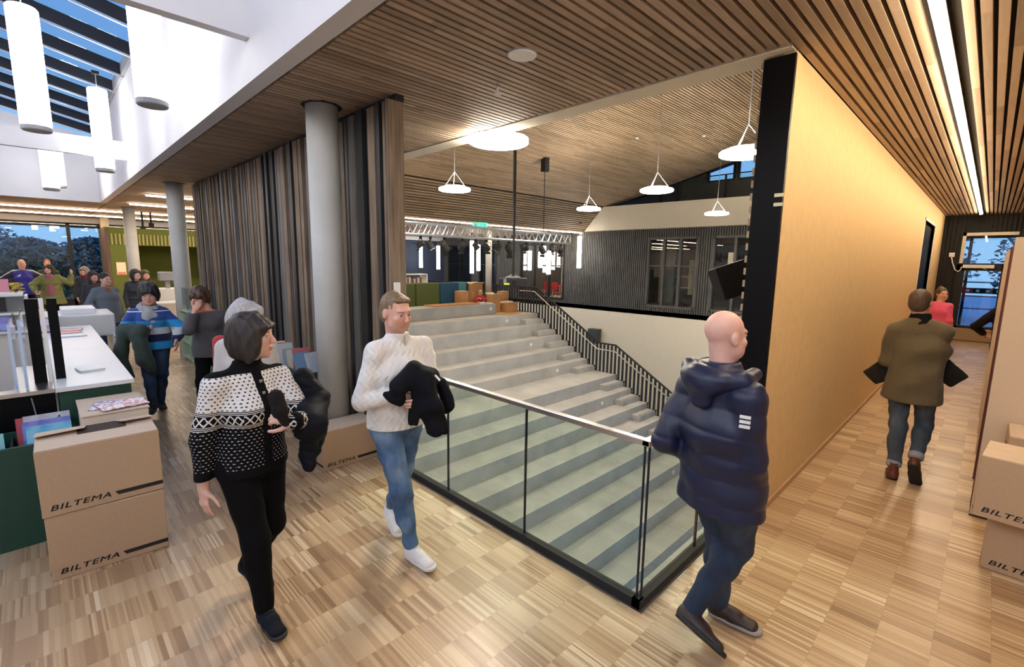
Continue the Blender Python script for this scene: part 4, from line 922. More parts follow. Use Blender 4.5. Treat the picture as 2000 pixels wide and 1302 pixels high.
# things seen in the dark room behind the big windows
for k, (x, c, l) in enumerate([(-10.25, (.25, .26, .25), 'grey vertical blind stack in the left pane of the dark window'), (-9.35, (.35, .31, .18), 'pale vertical blind in the middle of the dark window'), (-8.85, (.35, .31, .18), 'pale vertical blind in the right pane of the dark window')]):
    o = obj('window_blind', MB().box(x, x+.22, 20.2, 20.24, .7 if k else .3, 2.2), mat('blind_%d' % k, c, .7)); tag(o, l, 'blind')
for k, z in enumerate((.95, 1.45)):
    o = obj('room_shelf', MB().box(-10.5, -5.4, 20.6, 20.9, z, z+.04), M_GREY); tag(o, ['lower grey shelf in the dark room behind the windows', 'upper grey shelf in the dark room behind the windows'][k], 'shelf')
o = obj('room_poster', MB().box(-8.9, -8.6, 23.26, 23.29, 1.9, 2.6), mat('poster_warm_glow', (.6, .45, .25), .7, emit=(.8, .6, .35), es=.5)); tag(o, 'warm panel given a glow of its own on the back wall of the dark room', 'panel')  # emission put into the panel colour in place of light falling on it
strip('strip_light', -9.8, -9.7, 19.6, 23, HC, 'dim strip light in the dark room behind the windows', mat('dim_strip', (1, 1, 1), .5, emit=(.9, .95, 1), es=2.0), 'strip lights of the back rooms')
# ------------------------------------------------------------------ corridor end fittings
o = thing('door_closer', 'white door operator bar above the glass door', 'door closer', (-.2, 18.2, 2.05)); obj('operator', MB().box(-.60, .02, YE-.17, YE-.055, 2.02, 2.11), M_WPL, o, bevel=.01); obj('arm', MB().tube([(-.2, YE-.14, 2.02), (-.12, YE-.14, 1.99)], .012, 6), M_STEEL, o)
o = thing('junction_box', 'small white junction box with a looped white cable on the black end wall', 'junction box', (-.88, 18.2, 2.3)); obj('box_cover', MB().box(-.92, -.80, YE-.08, YE-.035, 2.32, 2.44), M_WPL, o, bevel=.008)
obj('cable', MB().tube([(-.86, YE-.06, 2.32), (-.82, YE-.06, 2.15), (-.75, YE-.06, 1.97), (-.68, YE-.06, 1.92), (-.64, YE-.07, 1.97), (-.62, YE-.08, 2.06)], .014, 8), M_WPL, o)
# outside the porch: grey bars with white dots, and pale ground
og = struct('ground_outside', MB().box(-60, 40, 19, 60, -.6, -.5), mat('pale_paving', (.55, .56, .62), .8)); og2 = struct('ground_garden', MB().box(-60, -25.3, -40, 60, -.6, -.5), mat('dusk_grass', (.05, .08, .06), .9))
fn = thing('dotted_bars', 'grey bars with a row of white dots outside the corridor door', 'fence', (0, 24, -.5))
for z in (.55, 1.0, 1.5): obj('rail', MB().box(-4, 4, 24, 24.06, z, z+.05), M_GREY, fn)
for x in (-3, -1, 1, 3): obj('post', MB().box(x-.05, x+.05, 24.06, 24.14, -.5, 1.6), M_GREY, fn)
b = MB(); b.box(-4, 4, 24.02, 24.05, 1.12, 1.32); obj('panel', b, M_DMET, fn)
for k in range(14): obj('white_dot', MB().obox((-1.6+k*.26, 24.0, 1.22), (1, 0, 0), (0, 1, 0), (0, 0, 1), .045, .02, .045), M_WPL, fn)
# ------------------------------------------------------------------ trees outside
M_LEAF = mat('dusk_leaves', (.10, .25, .27), .7, noise=.5, nscale=1.5); M_BARK = mat('bark', (.03, .025, .022), .9)
def bush(label, x, y, h, rad, n, seed, group='trees outside the windows'):
    t = thing('tree', label, 'tree', (x, y, -.5), 0, group); R = random.Random(seed)
    b = MB()
    for k in range(n):
        th = R.uniform(0, 2*PI); u = R.uniform(-1, 1); rr = rad*(R.random()**.35)*(1+.25*math.sin(3*th+seed))
        p = Vector((x+rr*math.cos(th)*math.sqrt(1-u*u), y+rr*math.sin(th)*math.sqrt(1-u*u), -.5+h*.55+u*h*.47))
        a = Vector((R.uniform(-1, 1), R.uniform(-1, 1), R.uniform(-.6, .6))).normalized(); c = a.cross(Vector((R.uniform(-1, 1), R.uniform(-1, 1), 1))).normalized(); s = R.uniform(.10, .2)
        b.add([p-a*s, p+c*s*.5, p+a*s, p-c*s*.5], [(0, 1, 2, 3)])
    obj('foliage', b, M_LEAF, t)
    b = MB(); b.tube([(x, y, -.5), (x+.1, y, h*.4), (x, y+.1, h*.75)], [.12, .08, .04], 8)
    for k in range(7):
        a = k*.9; b.tube([(x, y, h*(.15+.06*k)), (x+math.cos(a)*rad*.6, y+math.sin(a)*rad*.6, h*(.4+.06*k))], [.05, .02], 6)
    obj('trunk', b, M_BARK, t)
TB = [(-31, -5.6, 3.2, 1.6, 'dusky bush at the left edge of the window view'), (-34.5, -2.8, 3.9, 2.2, 'tall dusky bush behind the blue-jersey man'), (-31, -.2, 3.2, 1.5, 'dusky bush behind the olive-jacket woman'), (-34.5, 2.2, 3.4, 1.8, 'lower dusky bush left of the brown nook wall'), (-31.5, 5.2, 3.2, 1.4, 'dusky bush just beyond the nook'), (-34, 8.6, 3.6, 2.2, 'dusky bush seen past the second column'), (-39, -9, 4.6, 2.8, 'far dusky tree beyond the window, left one'), (-40, -3, 4.4, 2.8, 'far dusky tree beyond the window, right one')]
for k, (x, y, h, r, l) in enumerate(TB): bush(l, x, y, h, r, 4200, k+1)
for k, (x, y, l) in enumerate([(-3.2, 31, 'bush outside the corridor door, left one'), (2.0, 33, 'bush outside the corridor door, right one')]): bush(l, x, y, 4.8, 2.2, 3000, 20+k, 'trees outside the corridor door')
# ------------------------------------------------------------------ smooth solids: distance field on a grid, meshed with surface nets
def V(*a): return np.array(a, dtype=np.float64)
def unit(v):
    v = np.asarray(v, float); return v/(np.linalg.norm(v)+1e-12)
class Field:
    def __init__(s, lo, hi, h):
        s.lo = np.array(lo, float); s.h = h; s.n = np.ceil((np.array(hi, float)-s.lo)/h).astype(int)+1
        s.f = np.full(s.n, 1e3, np.float32)
    def reg(s, lo, hi):
        i0 = np.clip(np.floor((lo-s.lo)/s.h).astype(int), 0, s.n); i1 = np.clip(np.ceil((hi-s.lo)/s.h).astype(int)+1, 0, s.n)
        if (i1 <= i0).any(): return None
        ax = [(s.lo[a]+s.h*np.arange(i0[a], i1[a])).astype(np.float32) for a in range(3)]
        return (slice(i0[0], i1[0]), slice(i0[1], i1[1]), slice(i0[2], i1[2])), ax[0][:, None, None], ax[1][None, :, None], ax[2][None, None, :]
    def blend(s, sl, d, k, op):
        g = s.f[sl]
        if op == 'sub':
            d = -d
            if k > 0: hh = np.maximum(k-np.abs(g-d), 0)/k; s.f[sl] = np.maximum(g, d)+hh*hh*k*.25
            else: s.f[sl] = np.maximum(g, d)
        else:
            if k > 0: hh = np.maximum(k-np.abs(g-d), 0)/k; s.f[sl] = np.minimum(g, d)-hh*hh*k*.25
            else: s.f[sl] = np.minimum(g, d)
    def cone(s, a, b, ra, rb=None, S=None, F=None, k=.03, op='add', end=1.0):
        a = np.asarray(a, float); b = np.asarray(b, float); rb = ra if rb is None else rb
        ra = (ra, ra) if np.isscalar(ra) else ra; rb = (rb, rb) if np.isscalar(rb) else rb
        m = max(ra+rb if isinstance(ra, tuple) else (*ra, *rb))+k+2.5*s.h+.01
        R = s.reg(np.minimum(a, b)-m, np.maximum(a, b)+m)
        if R is None: return s
        sl, X, Y, Z = R; ab = b-a; L = np.linalg.norm(ab)
        u = ab/L if L > 1e-6 else V(0, 0, 1); F_ = V(0, 1, 0) if F is None else np.asarray(F, float)
        F_ = F_-u*F_.dot(u)
        if np.linalg.norm(F_) < .05: F_ = V(1, 0, 0)-u*u[0]
        F_ = unit(F_); S_ = np.cross(u, F_)
        px, py, pz = X-a[0], Y-a[1], Z-a[2]
        t = np.clip((px*u[0]+py*u[1]+pz*u[2])/max(L, 1e-6), 0, 1); tl = t*L
        qx, qy, qz = px-tl*u[0], py-tl*u[1], pz-tl*u[2]
        if ra[0] == ra[1] and rb[0] == rb[1] and end == 1.0:
            d = np.sqrt(qx*qx+qy*qy+qz*qz)-(ra[0]+(rb[0]-ra[0])*t)
        else:
            rs = ra[0]+(rb[0]-ra[0])*t; rf = ra[1]+(rb[1]-ra[1])*t; ru = np.minimum(rs, rf)*end
            qs = qx*S_[0]+qy*S_[1]+qz*S_[2]; qf = qx*F_[0]+qy*F_[1]+qz*F_[2]; qu = qx*u[0]+qy*u[1]+qz*u[2]
            k0 = np.sqrt((qs/rs)**2+(qf/rf)**2+(qu/ru)**2)+1e-6; k1 = np.sqrt((qs/rs**2)**2+(qf/rf**2)**2+(qu/ru**2)**2)+1e-6
            d = k0*(k0-1)/k1
        s.blend(sl, d.astype(np.float32), k, op); return s
    def ell(s, c, r, A, k=.01, op='add'):
        c = np.asarray(c, float); m = max(r)+k+2.5*s.h+.01; R = s.reg(c-m, c+m)
        if R is None: return s
        sl, X, Y, Z = R; px, py, pz = X-c[0], Y-c[1], Z-c[2]
        q = [(px*a[0]+py*a[1]+pz*a[2]) for a in A]
        k0 = np.sqrt(sum((q[i]/r[i])**2 for i in range(3)))+1e-6; k1 = np.sqrt(sum((q[i]/r[i]**2)**2 for i in range(3)))+1e-6
        s.blend(sl, (k0*(k0-1)/k1).astype(np.float32), k, op); return s
    def clip(s, p, n, k=0.0):
        n = unit(n); X, Y, Z = [(s.lo[a]+s.h*np.arange(s.n[a])).astype(np.float32) for a in range(3)]
        d = (X[:, None, None]-p[0])*n[0]+(Y[None, :, None]-p[1])*n[1]+(Z[None, None, :]-p[2])*n[2]
        s.f = np.maximum(s.f, d.astype(np.float32)); return s
    def bumps(s, amp, freq, seed=0, dirs=None, n=5):
        """fabric folds: a few crossed sine ripples"""
        R = np.random.RandomState(seed); X, Y, Z = [(s.lo[a]+s.h*np.arange(s.n[a])).astype(np.float32) for a in range(3)]
        X = X[:, None, None]; Y = Y[None, :, None]; Z = Z[None, None, :]; m = np.abs(s.f) < .05
        if not m.any(): return s
        acc = np.zeros(s.n, np.float32)
        for i in range(n):
            d = unit(R.normal(size=3) if dirs is None else np.asarray(dirs[i % len(dirs)])+R.normal(size=3)*.25)*freq*R.uniform(.6, 1.5)
            e = unit(R.normal(size=3))*freq*.35
            acc += np.sin(X*d[0]+Y*d[1]+Z*d[2]+R.uniform(0, 6)+1.6*np.sin(X*e[0]+Y*e[1]+Z*e[2]))/n
        s.f = np.where(m, s.f+amp*acc*1.8, s.f); return s
    def quilt(s, amp, pitch, u, o):
        """horizontal padded baffles along direction u"""
        u = unit(u); X, Y, Z = [(s.lo[a]+s.h*np.arange(s.n[a])).astype(np.float32) for a in range(3)]
        t = ((X[:, None, None]-o[0])*u[0]+(Y[None, :, None]-o[1])*u[1]+(Z[None, None, :]-o[2])*u[2])/pitch
        s.f = np.where(np.abs(s.f) < .09, s.f-amp*(np.abs(np.sin(np.pi*t))**.55-.6), s.f); return s
    def mesh(s):
        f = s.f; ins = f < 0
        c = [ins[i:f.shape[0]-1+i, j:f.shape[1]-1+j, k:f.shape[2]-1+k] for i in (0, 1) for j in (0, 1) for k in (0, 1)]
        allin = c[0].copy(); anyin = c[0].copy()
        for q in c[1:]: allin &= q; anyin |= q
        act = anyin & ~allin; idx = np.argwhere(act)
        if len(idx) == 0: return np.zeros((0, 3)), np.zeros((0, 4), int)
        vid = np.full(act.shape, -1, np.int64); vid[tuple(idx.T)] = np.arange(len(idx))
        cs = [(i, j, k) for i in (0, 1) for j in (0, 1) for k in (0, 1)]
        F = np.stack([f[idx[:, 0]+a, idx[:, 1]+b, idx[:, 2]+c_] for a, b, c_ in cs], 1)
        acc = np.zeros((len(idx), 3)); cnt = np.zeros(len(idx))
        for a in range(8):
            for b in range(a+1, 8):
                if sum(x != y for x, y in zip(cs[a], cs[b])) != 1: continue
                fa, fb = F[:, a], F[:, b]; m = (fa < 0) != (fb < 0); t = np.where(m, fa/np.where(m, fa-fb, 1), 0)
                p = np.array(cs[a])[None]+t[:, None]*(np.array(cs[b])-np.array(cs[a]))[None]
                acc += p*m[:, None]; cnt += m
        v = s.lo+s.h*(idx+acc/cnt[:, None]); Q = []
        for ax in range(3):
            o1, o2 = (ax+1) % 3, (ax+2) % 3
            sa = [slice(None)]*3; sb = [slice(None)]*3; sa[ax] = slice(0, -1); sb[ax] = slice(1, None)
            A = ins[tuple(sa)]; B = ins[tuple(sb)]; e = np.argwhere(A != B)
            e = e[(e[:, o1] > 0) & (e[:, o2] > 0) & (e[:, o1] < f.shape[o1]-1) & (e[:, o2] < f.shape[o2]-1)]
            if not len(e): continue
            d1 = np.zeros(3, int); d1[o1] = 1; d2 = np.zeros(3, int); d2[o2] = 1
            q = np.stack([vid[tuple((e-d1-d2).T)], vid[tuple((e-d2).T)], vid[tuple(e.T)], vid[tuple((e-d1).T)]], 1)
            flip = ~A[tuple(e.T)]; q[flip] = q[flip][:, ::-1]; q = q[(q >= 0).all(1)]; Q.append(q)
        return v, np.concatenate(Q)
def field_obj(name, F, m, parent, off, colf=None, smooth_n=0):
    v, q = F.mesh(); me = bpy.data.meshes.new(name)
    off = np.asarray(off, float); w = v-off
    me.vertices.add(len(v)); me.vertices.foreach_set('co', w.ravel()); me.loops.add(q.size); me.loops.foreach_set('vertex_index', q.ravel().astype(np.int32))
    me.polygons.add(len(q)); me.polygons.foreach_set('loop_start', np.arange(0, q.size, 4, dtype=np.int32))
    me.materials.append(m)
    if colf is not None:
        ca = me.color_attributes.new('tint', 'FLOAT_COLOR', 'POINT'); c = np.ones((len(v), 4)); c[:, :3] = colf(v); ca.data.foreach_set('color', c.ravel())
    me.update(); me.polygons.foreach_set('use_smooth', np.ones(len(q), bool)); me.update()
    return link_mesh(name, me, parent)
def skin_mat():
    m = mat('skin', (.6, .4, .3), .5)
    if not m.get('done'):
        T = NT(m); a = T.new('ShaderNodeAttribute', attribute_name='tint'); v, x, y, z = T.xyz(); n = T.noise(v, 40, 3)
        T.ln(T.mix(T.mth('MULTIPLY', n, .25), a.outputs['Color'], (.55, .22, .16), 'MIX'), T.b.inputs['Base Color']); T.b.inputs['Subsurface Weight'].default_value = .08; T.b.inputs['Subsurface Radius'].default_value = (.02, .008, .004); m['done'] = 1
    return m
def cloth(name, col, rough=.9, sheen=None, noise=.12, nscale=60, bump=.25, bscale=240):
    dark = max(col) < .03
    return mat(name, col, rough, noise=noise, nscale=nscale, bump=bump, bscale=bscale, sheen=(0 if dark else .12) if sheen is None else sheen, spec=.12 if dark and rough > .6 else None)
def hair_mat(name, col, col2):
    m = mat(name, col, .55)
    if not m.get('done'):
        T = NT(m); v, x, y, z = T.xyz(); n = T.noise(v, 3, 4, (30, 30, 5)); T.ln(T.ramp(n, [(.35, col), (.7, col2)]), T.b.inputs['Base Color']); T.bump(n, .5, .006); m['done'] = 1
    return m
# ------------------------------------------------------------------ people
def add_hand(F, w, d, n, side, curl, sc=1.0, rmin=.0, flat=1.0):
    """w wrist, d pointing to the fingers, n direction the palm faces, side = thumb side direction"""
    w = np.asarray(w, float); d = unit(d); n = unit(np.asarray(n)-d*np.dot(n, d)); sd = unit(np.cross(d, n))
    if np.dot(sd, side) < 0: sd = -sd
    F.cone(w-d*.02*sc, w+d*.03*sc, (.024*sc, .019*sc), (.032*sc, .016*sc), F=n, k=.015)
    F.cone(w+d*.03*sc, w+d*.080*sc, (.034*sc, .0155*sc), (.037*sc, .0135*sc), F=n, k=.012)
    Ls = (.072, .080, .074, .058); offs = (.0285, .0100, -.0085, -.0265)
    for i in range(4):
        p = w+d*(.084-(.006 if i in (0, 3) else 0)-(.006 if i == 3 else 0))*sc+sd*offs[i]*sc; a = 0; r = max(.0086*sc, rmin)
        dd = unit(d+sd*(offs[i]*2.2))
        for j, fr in enumerate((.46, .30, .24)):
            a += curl*(1.0, 1.15, .8)[j]*(1+.07*i); q = p+(dd*math.cos(a)+n*math.sin(a))*Ls[i]*fr*sc
            F.cone(p, q, r*(1-.07*j), r*(.92-.08*j), k=.003 if j else .008); p = q
    p = w+d*.022*sc+sd*.024*sc+n*.004; td = unit(d*.62+sd*.70+n*.28)
    for j, l in enumerate((.040, .032, .024)):
        q = p+td*l*sc; F.cone(p, q, max((.0135, .0108, .0098)[j]*sc, rmin), max((.011, .0100, .0082)[j]*sc, rmin), k=.010 if j == 0 else .003); p = q; td = unit(td+d*.35-sd*.25*(1 if curl > .5 else .3)+n*curl*.35)
def head_axes(P):
    f = unit(P['hf']); u = unit(np.asarray(P.get('hu', (0, 0, 1)), float)-f*np.dot(P.get('hu', (0, 0, 1)), f)); r = np.cross(f, u); return r, f, u
def add_head(F, P, s=1.0, fine=True):
    c = V(*P['head']); r, f, u = head_axes(P); A = (r, f, u); q = lambda x, y, z: c+(r*x+f*y+u*z)*s
    E = lambda x, y, z, a, b, d, k=.01, op='add': F.ell(q(x, y, z), (a*s, b*s, d*s), A, k*s, op)
    E(0, -.014, .032, .076, .094, .086, .01); E(0, .022, -.030, .061, .070, .082, .03); E(0, .050, -.078, .040, .038, .036, .03)
    E(0, .074, -.098, .022, .018, .016, .02)
    for x in (-1, 1):
        E(x*.040, .045, -.062, .022, .035, .035, .03)      # jaw corner
        E(x*.042, .070, -.022, .020, .016, .018, .02)      # cheekbone
        E(x*.077, -.006, -.008, .009, .021, .031, .006)    # ear
        E(x*.080, .000, -.026, .007, .010, .013, .006)
    E(0, .080, .030, .048, .014, .012, .02)
    if fine:
        for x in (-1, 1): E(x*.031, .100, .006, .019, .016, .010, .012, 'sub'); E(x*.031, .0765, .004, .0135, .0135, .0125, .003)
        for x in (-1, 1): E(x*.031, .0795, .0135, .0165, .011, .0042, .004)
    F.cone(q(0, .092, .012), q(0, .112, -.022), .0075*s, .0105*s, k=.012*s); E(0, .108, -.028, .0165, .012, .0095, .008)
    if fine: E(0, .0955, -.0555, .023, .010, .0050, .004); E(0, .0940, -.0660, .020, .010, .0058, .004); E(0, .1035, -.0605, .021, .008, .0012, .001, 'sub')
    F.cone(V(*P['neck']), q(0, -.018, -.06), .056*s, .050*s, k=.03)
    return A
def tint_fn(P, s, skin, lips, brow, eye, beard=None):
    c = V(*P['head']); r, f, u = head_axes(P)
    def fn(v):
        d = (v-c)/s; x = np.abs(d@r); y = d@f; z = d@u; out = np.tile(np.array(skin), (len(v), 1)); hd = np.linalg.norm(d, axis=1) < .17
        def put(m, col, a=1.0): out[m] = out[m]*(1-a)+np.array(col)*a
        ck = hd & (((x-.042)/.025)**2+((z+.030)/.022)**2 < 1) & (y > .03); put(ck, (skin[0]*1.02, skin[1]*.78, skin[2]*.76), .5)
        put(hd & (((x)/.018)**2+((z+.028)/.014)**2 < 1) & (y > .09), (skin[0], skin[1]*.75, skin[2]*.72), .5)
        if beard is not None: put(hd & (y > -.01) & (z < -.045) & (x < .065) & (z > -.135), beard, .45)
        put(hd & ((x/.024)**2+((z+.0605)/.0115)**2 < 1) & (y > .075), lips)
        put(hd & (((x-.031)/.0145)**2+((z-.004)/.0068)**2 < 1) & (y > .068), (.62, .60, .58))
        put(hd & (((x-.031)/.0068)**2+((z-.004)/.0066)**2 < 1) & (y > .068), eye)
        put(hd & (((x-.031)/.0165)**2+((z-.0105)/.0026)**2 < 1) & (y > .06), (.05, .035, .03), .7)
        put(hd & (((x-.032)/.021)**2+((z-.0265-.10*(.03-x))/.0048)**2 < 1) & (y > .055), brow, .8)
        return out
    return fn
def add_torso(F, P, o=0.0, hem=None, B=1.0, fem=False, k=.05):
    S, Fr = V(*P['S']), V(*P['F']); pel, ch, nk = V(*P['pel']), V(*P['chest']), V(*P['neck']); w = pel+(ch-pel)*.45
    hp = (.160 if fem else .158)*B; wa = (.120 if fem else .148)*B; cr = (.145 if fem else .172)*B
    a = pel if hem is None else pel+(ch-pel)*hem
    F.cone(pel-V(0, 0, .03), w, (hp+o, .108*B+o), (wa+o, .098*B+o), F=Fr, k=k, end=.8)
    F.cone(w, ch, (wa+o, .098*B+o), (cr+o, .118*B+o), F=Fr, k=k, end=.8)
    F.cone(ch, (ch+nk)/2+V(0, 0, .0), (cr*.98+o, .112*B+o), (.115+o, .080+o), F=Fr, k=k, end=.8)
    for x in 'LR': F.cone(V(*P['sh'+x]), nk-V(0, 0, .045), .046*B+o*.6, .048+o*.5, k=.04)
    if fem:
        for x, sg in (('L', 1), ('R', -1)): F.ell(ch+S*sg*.075+Fr*(.085+o*.7)-V(0, 0, .035), (.062, .045, .058), (S, Fr, V(0, 0, 1)), .04)
def add_arm(F, P, x, o=0.0, end=1.0, B=1.0, k=.022, puff=0.0):
    s_, e, w = V(*P['sh'+x]), V(*P['el'+x]), V(*P['wr'+x]); q = .6 if o > .02 else 1.0; F.cone(s_, e, (.044 if P.get('slim') else .047)*B+o*q, .038*B+o*q+puff*.4, k=k); F.cone(e, e+(w-e)*end, .039*B+o*q+puff*.4, .028*B+o*q*.8+puff*.3, k=.02)
def add_leg(F, P, x, o=0.0, end=1.0, B=1.0, k=.04, flare=0.0):
    h, kn, a = V(*P['hip'+x]), V(*P['kn'+x]), V(*P['an'+x]); F.cone(h, kn, .086*B+o, .056*B+o, k=k)
    F.cone(kn, kn+(a-kn)*end, .054*B+o, (.038 if end > .8 else .045)*B+o+flare, k=k)
    back = unit(np.cross(unit(a-kn), np.asarray(P['S'], float))); back = back if np.dot(back, P['F']) < 0 else -back
    F.ell(kn+(a-kn)*.30+back*.016, (.046*B+o, .046*B+o, .11), (V(*P['S']), back, unit(a-kn)), .04)
def foot_axes(P, x):
    a, t = V(*P['an'+x]), V(*P['to'+x]); d = unit(t-a+V(0, 0, 0)); return a, t
def shoe(t, P, x, s, h, m, m_sole, name='shoe', high=.0, off=(0, 0, 0), laces=None):
    """a shoe from the ankle P['an'] to the toe tip P['to'] (both of the foot), up vector from the shin"""
    off = (P['pel'][0], P['pel'][1], 0.0)
    a, toe = V(*P['an'+x]), V(*P['to'+x]); kn = V(*P['kn'+x]); lift = P.get('fu'+x)
    up_ = unit(lift) if lift is not None else V(0, 0, 1)
    d = toe-a; d = d-up_*d.dot(up_); fwd = unit(d); sole_a = a-up_*.072*s; heel = sole_a-fwd*.045*s; tp = heel+fwd*.262*s; sd = np.cross(fwd, up_)
    F = Field(np.minimum(heel, tp)-.12, np.maximum(heel, tp)+.16, h)
    F.cone(heel+fwd*.035*s+up_*.030*s, heel+fwd*.12*s+up_*.032*s, (.036*s, .040*s), (.040*s, .040*s), F=up_, k=.02); F.cone(heel+fwd*.12*s+up_*.028*s, tp-fwd*.045*s+up_*.022*s, (.042*s, .034*s), (.041*s, .024*s), F=up_, k=.02)
    F.cone(sole_a+up_*.045*s, a+up_*(.015+high)*s, (.038*s, .044*s), (.039*s, .041*s), F=fwd, k=.03); F.cone(sole_a+up_*.05*s, sole_a+fwd*.09*s+up_*.035*s, .036*s, .032*s, k=.02)
    F.clip(sole_a+up_*.012*s, -up_); sh = field_obj(name, F, m, t, off)
    G = Field(np.minimum(heel, tp)-.08, np.maximum(heel, tp)+.08, h)
    G.cone(heel+fwd*.038*s+up_*.01, heel+fwd*.12*s+up_*.01, (.041*s, .05*s), (.040*s, .05*s), F=up_, k=.02, end=.9); G.cone(heel+fwd*.12*s+up_*.01, tp-fwd*.048*s+up_*.01, (.045*s, .05*s), (.046*s, .05*s), F=up_, k=.02, end=1.05)
    G.clip(sole_a+up_*.020*s, up_); G.clip(sole_a, -up_); field_obj('sole', G, m_sole, sh, off)
    if laces is not None:
        b = MB()
        for i in range(4):
            c = sole_a+fwd*(.035+.022*i)*s+up_*(.090-.010*i)*s; b.tube([c-sd*.022*s, c+up_*.006*s, c+sd*.022*s], .0032, 5)
        obj('laces', MBshift(b, off), laces, sh, world=False)
    return sh
def MBshift(b, off): b.v = [(p[0]-off[0], p[1]-off[1], p[2]-off[2]) for p in b.v]; return b
def hair(t, P, s, style, m, h, off, seed=1):
    c = V(*P['head']); r, f, u = head_axes(P); A = (r, f, u); q = lambda x, y, z: c+(r*x+f*y+u*z)*s
    F = Field(c-.27*s, c+.24*s, h); E = lambda x, y, z, a, b, d, k=.01, op='add': F.ell(q(x, y, z), (a*s, b*s, d*s), A, k*s, op)
    if style == 'short':
        E(0, -.020, .034, .0815, .098, .092); E(0, -.045, -.030, .072, .062, .07, .03); E(0, .100, -.040, .105, .080, .098, .01, 'sub'); 
        for x in (-1, 1): E(x*.095, .010, -.035, .04, .035, .05, .01, 'sub')
        amp, fr = .0022, 220
    elif style == 'crew':
        E(0, -.022, .033, .080, .094, .092); E(0, -.045, -.030, .071, .060, .066, .03); E(0, .045, .090, .055, .034, .020, .02); E(0, .108, -.012, .12, .085, .098, .01, 'sub')
        for x in (-1, 1): E(x*.095, .014, -.035, .04, .035, .05, .01, 'sub')
        amp, fr = .0016, 240
    elif style == 'cropped':
        E(0, -.024, .030, .079, .094, .088); E(0, -.045, -.032, .070, .058, .062, .03); E(0, .105, -.020, .12, .095, .115, .01, 'sub')
        for x in (-1, 1): E(x*.095, .010, -.035, .04, .04, .055, .01, 'sub')
        amp, fr = .001, 260
    elif style == 'bob':
        E(0, -.018, .030, .092, .108, .100); E(0, -.040, -.045, .093, .080, .100, .04)
        for x in (-1, 1): E(x*.072, .018, -.045, .030, .055, .090, .03)
        E(0, .076, .054, .064, .036, .032, .03); E(0, .122, -.045, .070, .092, .095, .01, 'sub'); F.clip(q(0, 0, -.148), -u); amp, fr = .005, 120
    elif style == 'long':
        E(0, -.018, .030, .092, .108, .100); E(0, -.055, -.070, .095, .070, .130, .05)
        for x in (-1, 1): E(x*.078, -.005, -.090, .030, .050, .110, .03)
        E(0, .078, .056, .060, .036, .026, .03); E(0, .120, -.045, .058, .085, .090, .01, 'sub'); amp, fr = .006, 110
    elif style == 'curly':
        E(0, -.016, .034, .098, .108, .100); E(0, -.035, -.025, .098, .085, .085, .04); E(0, .070, .055, .074, .046, .040, .03); E(0, .122, -.048, .062, .080, .084, .01, 'sub'); amp, fr = .009, 75
    elif style == 'bun':
        E(0, -.022, .032, .083, .099, .092); E(0, -.050, -.010, .075, .065, .07, .03); E(0, .108, -.030, .105, .078, .108, .01, 'sub'); E(0, -.060, .118, .034, .034, .030, .012); E(0, -.075, -.07, .05, .035, .06, .03); amp, fr = .003, 150
    F.bumps(amp*s, fr, seed, dirs=[r+f*.3, f+r*.2, r-f*.5], n=5)
    return field_obj('hair', F, m, t, off)
def bounds(P, pad=.22):
    a = np.array([P[k] for k in P if k[:2] in ('pe', 'hi', 'kn', 'an', 'to', 'ch', 'ne', 'he', 'sh', 'el', 'wr') and len(P[k]) == 3 and k != 'hem'])
    return a.min(0)-pad, a.max(0)+pad
def person(label, P, h, s=1.0, skin=(.62, .38, .28), lips=(.50, .17, .14), brow=(.12, .08, .05), eye=(.06, .07, .09), beard=None, fem=False, B=1.0, group=None, hands='LR', curl=.35, fine=True):
    """one continuous skin body from head to feet; clothes, hair and shoes are added afterwards as children"""
    off = (P['pel'][0], P['pel'][1], 0.0); t = thing('person', label, 'person', off, 0, group); lo, hi = bounds(P, .17)
    F = Field(lo, hi, h); add_torso(F, P, -.004, B=B, fem=fem)
    for x in 'LR':
        add_arm(F, P, x, -.003, B=B); add_leg(F, P, x, -.004, B=B)
        a, tt = V(*P['an'+x]), V(*P['to'+x]); up_ = unit(P.get('fu'+x, (0, 0, 1))); d = tt-a; d = unit(d-up_*d.dot(up_)); F.cone(a-up_*.035, a-up_*.045+d*.12, .030, .024, k=.02)
        if x in hands:
            w = V(*P['wr'+x]); e = V(*P['el'+x]); hd = V(*P.get('hd'+x, unit(w-e))); hn = V(*P.get('hn'+x, -V(*P['S'])*(1 if x == 'L' else -1))); sd = V(*P.get('ht'+x, V(*P['F'])))
            add_hand(F, w, hd, hn, sd, P.get('curl'+x, curl), s, rmin=h*1.15)
    add_head(F, P, s, fine)
    field_obj('body', F, skin_mat(), t, off, tint_fn(P, s, skin, lips, brow, eye, beard)); t['off'] = 0
    return t, off
def top_garment(t, off, P, h, m, o=.014, name='sweater', hem=0.0, B=1.0, fem=False, cuff=.97, fold=.004, freq=45, seed=1, arms='LR', puff=0.0, neck=.012, quilt=None, extra=None, k=.05, flare=0.0):
    lo, hi = bounds(P, .24); F = Field(lo, hi, h); add_torso(F, P, o, B=B, fem=fem, k=k); pel = V(*P['pel']); ch = V(*P['chest'])
    if flare: F.cone(pel+(ch-pel)*.3, pel-V(0, 0, -hem+.07), (.148*B+o, .11*B+o), (.163*B+o+flare, .122*B+o+flare), F=V(*P['F']), k=.05)
    for x in arms: add_arm(F, P, x, o, cuff, B=B, puff=puff)
    if extra: extra(F)
    if quilt: F.quilt(*quilt)
    if fold: F.bumps(fold, freq, seed)
    F.clip(V(*P['neck'])+V(0, 0, neck), unit(V(*P['neck'])-ch)+V(0, 0, 1)); F.clip((0, 0, pel[2]+hem), (0, 0, -1))
    return field_obj(name, F, m, t, off)
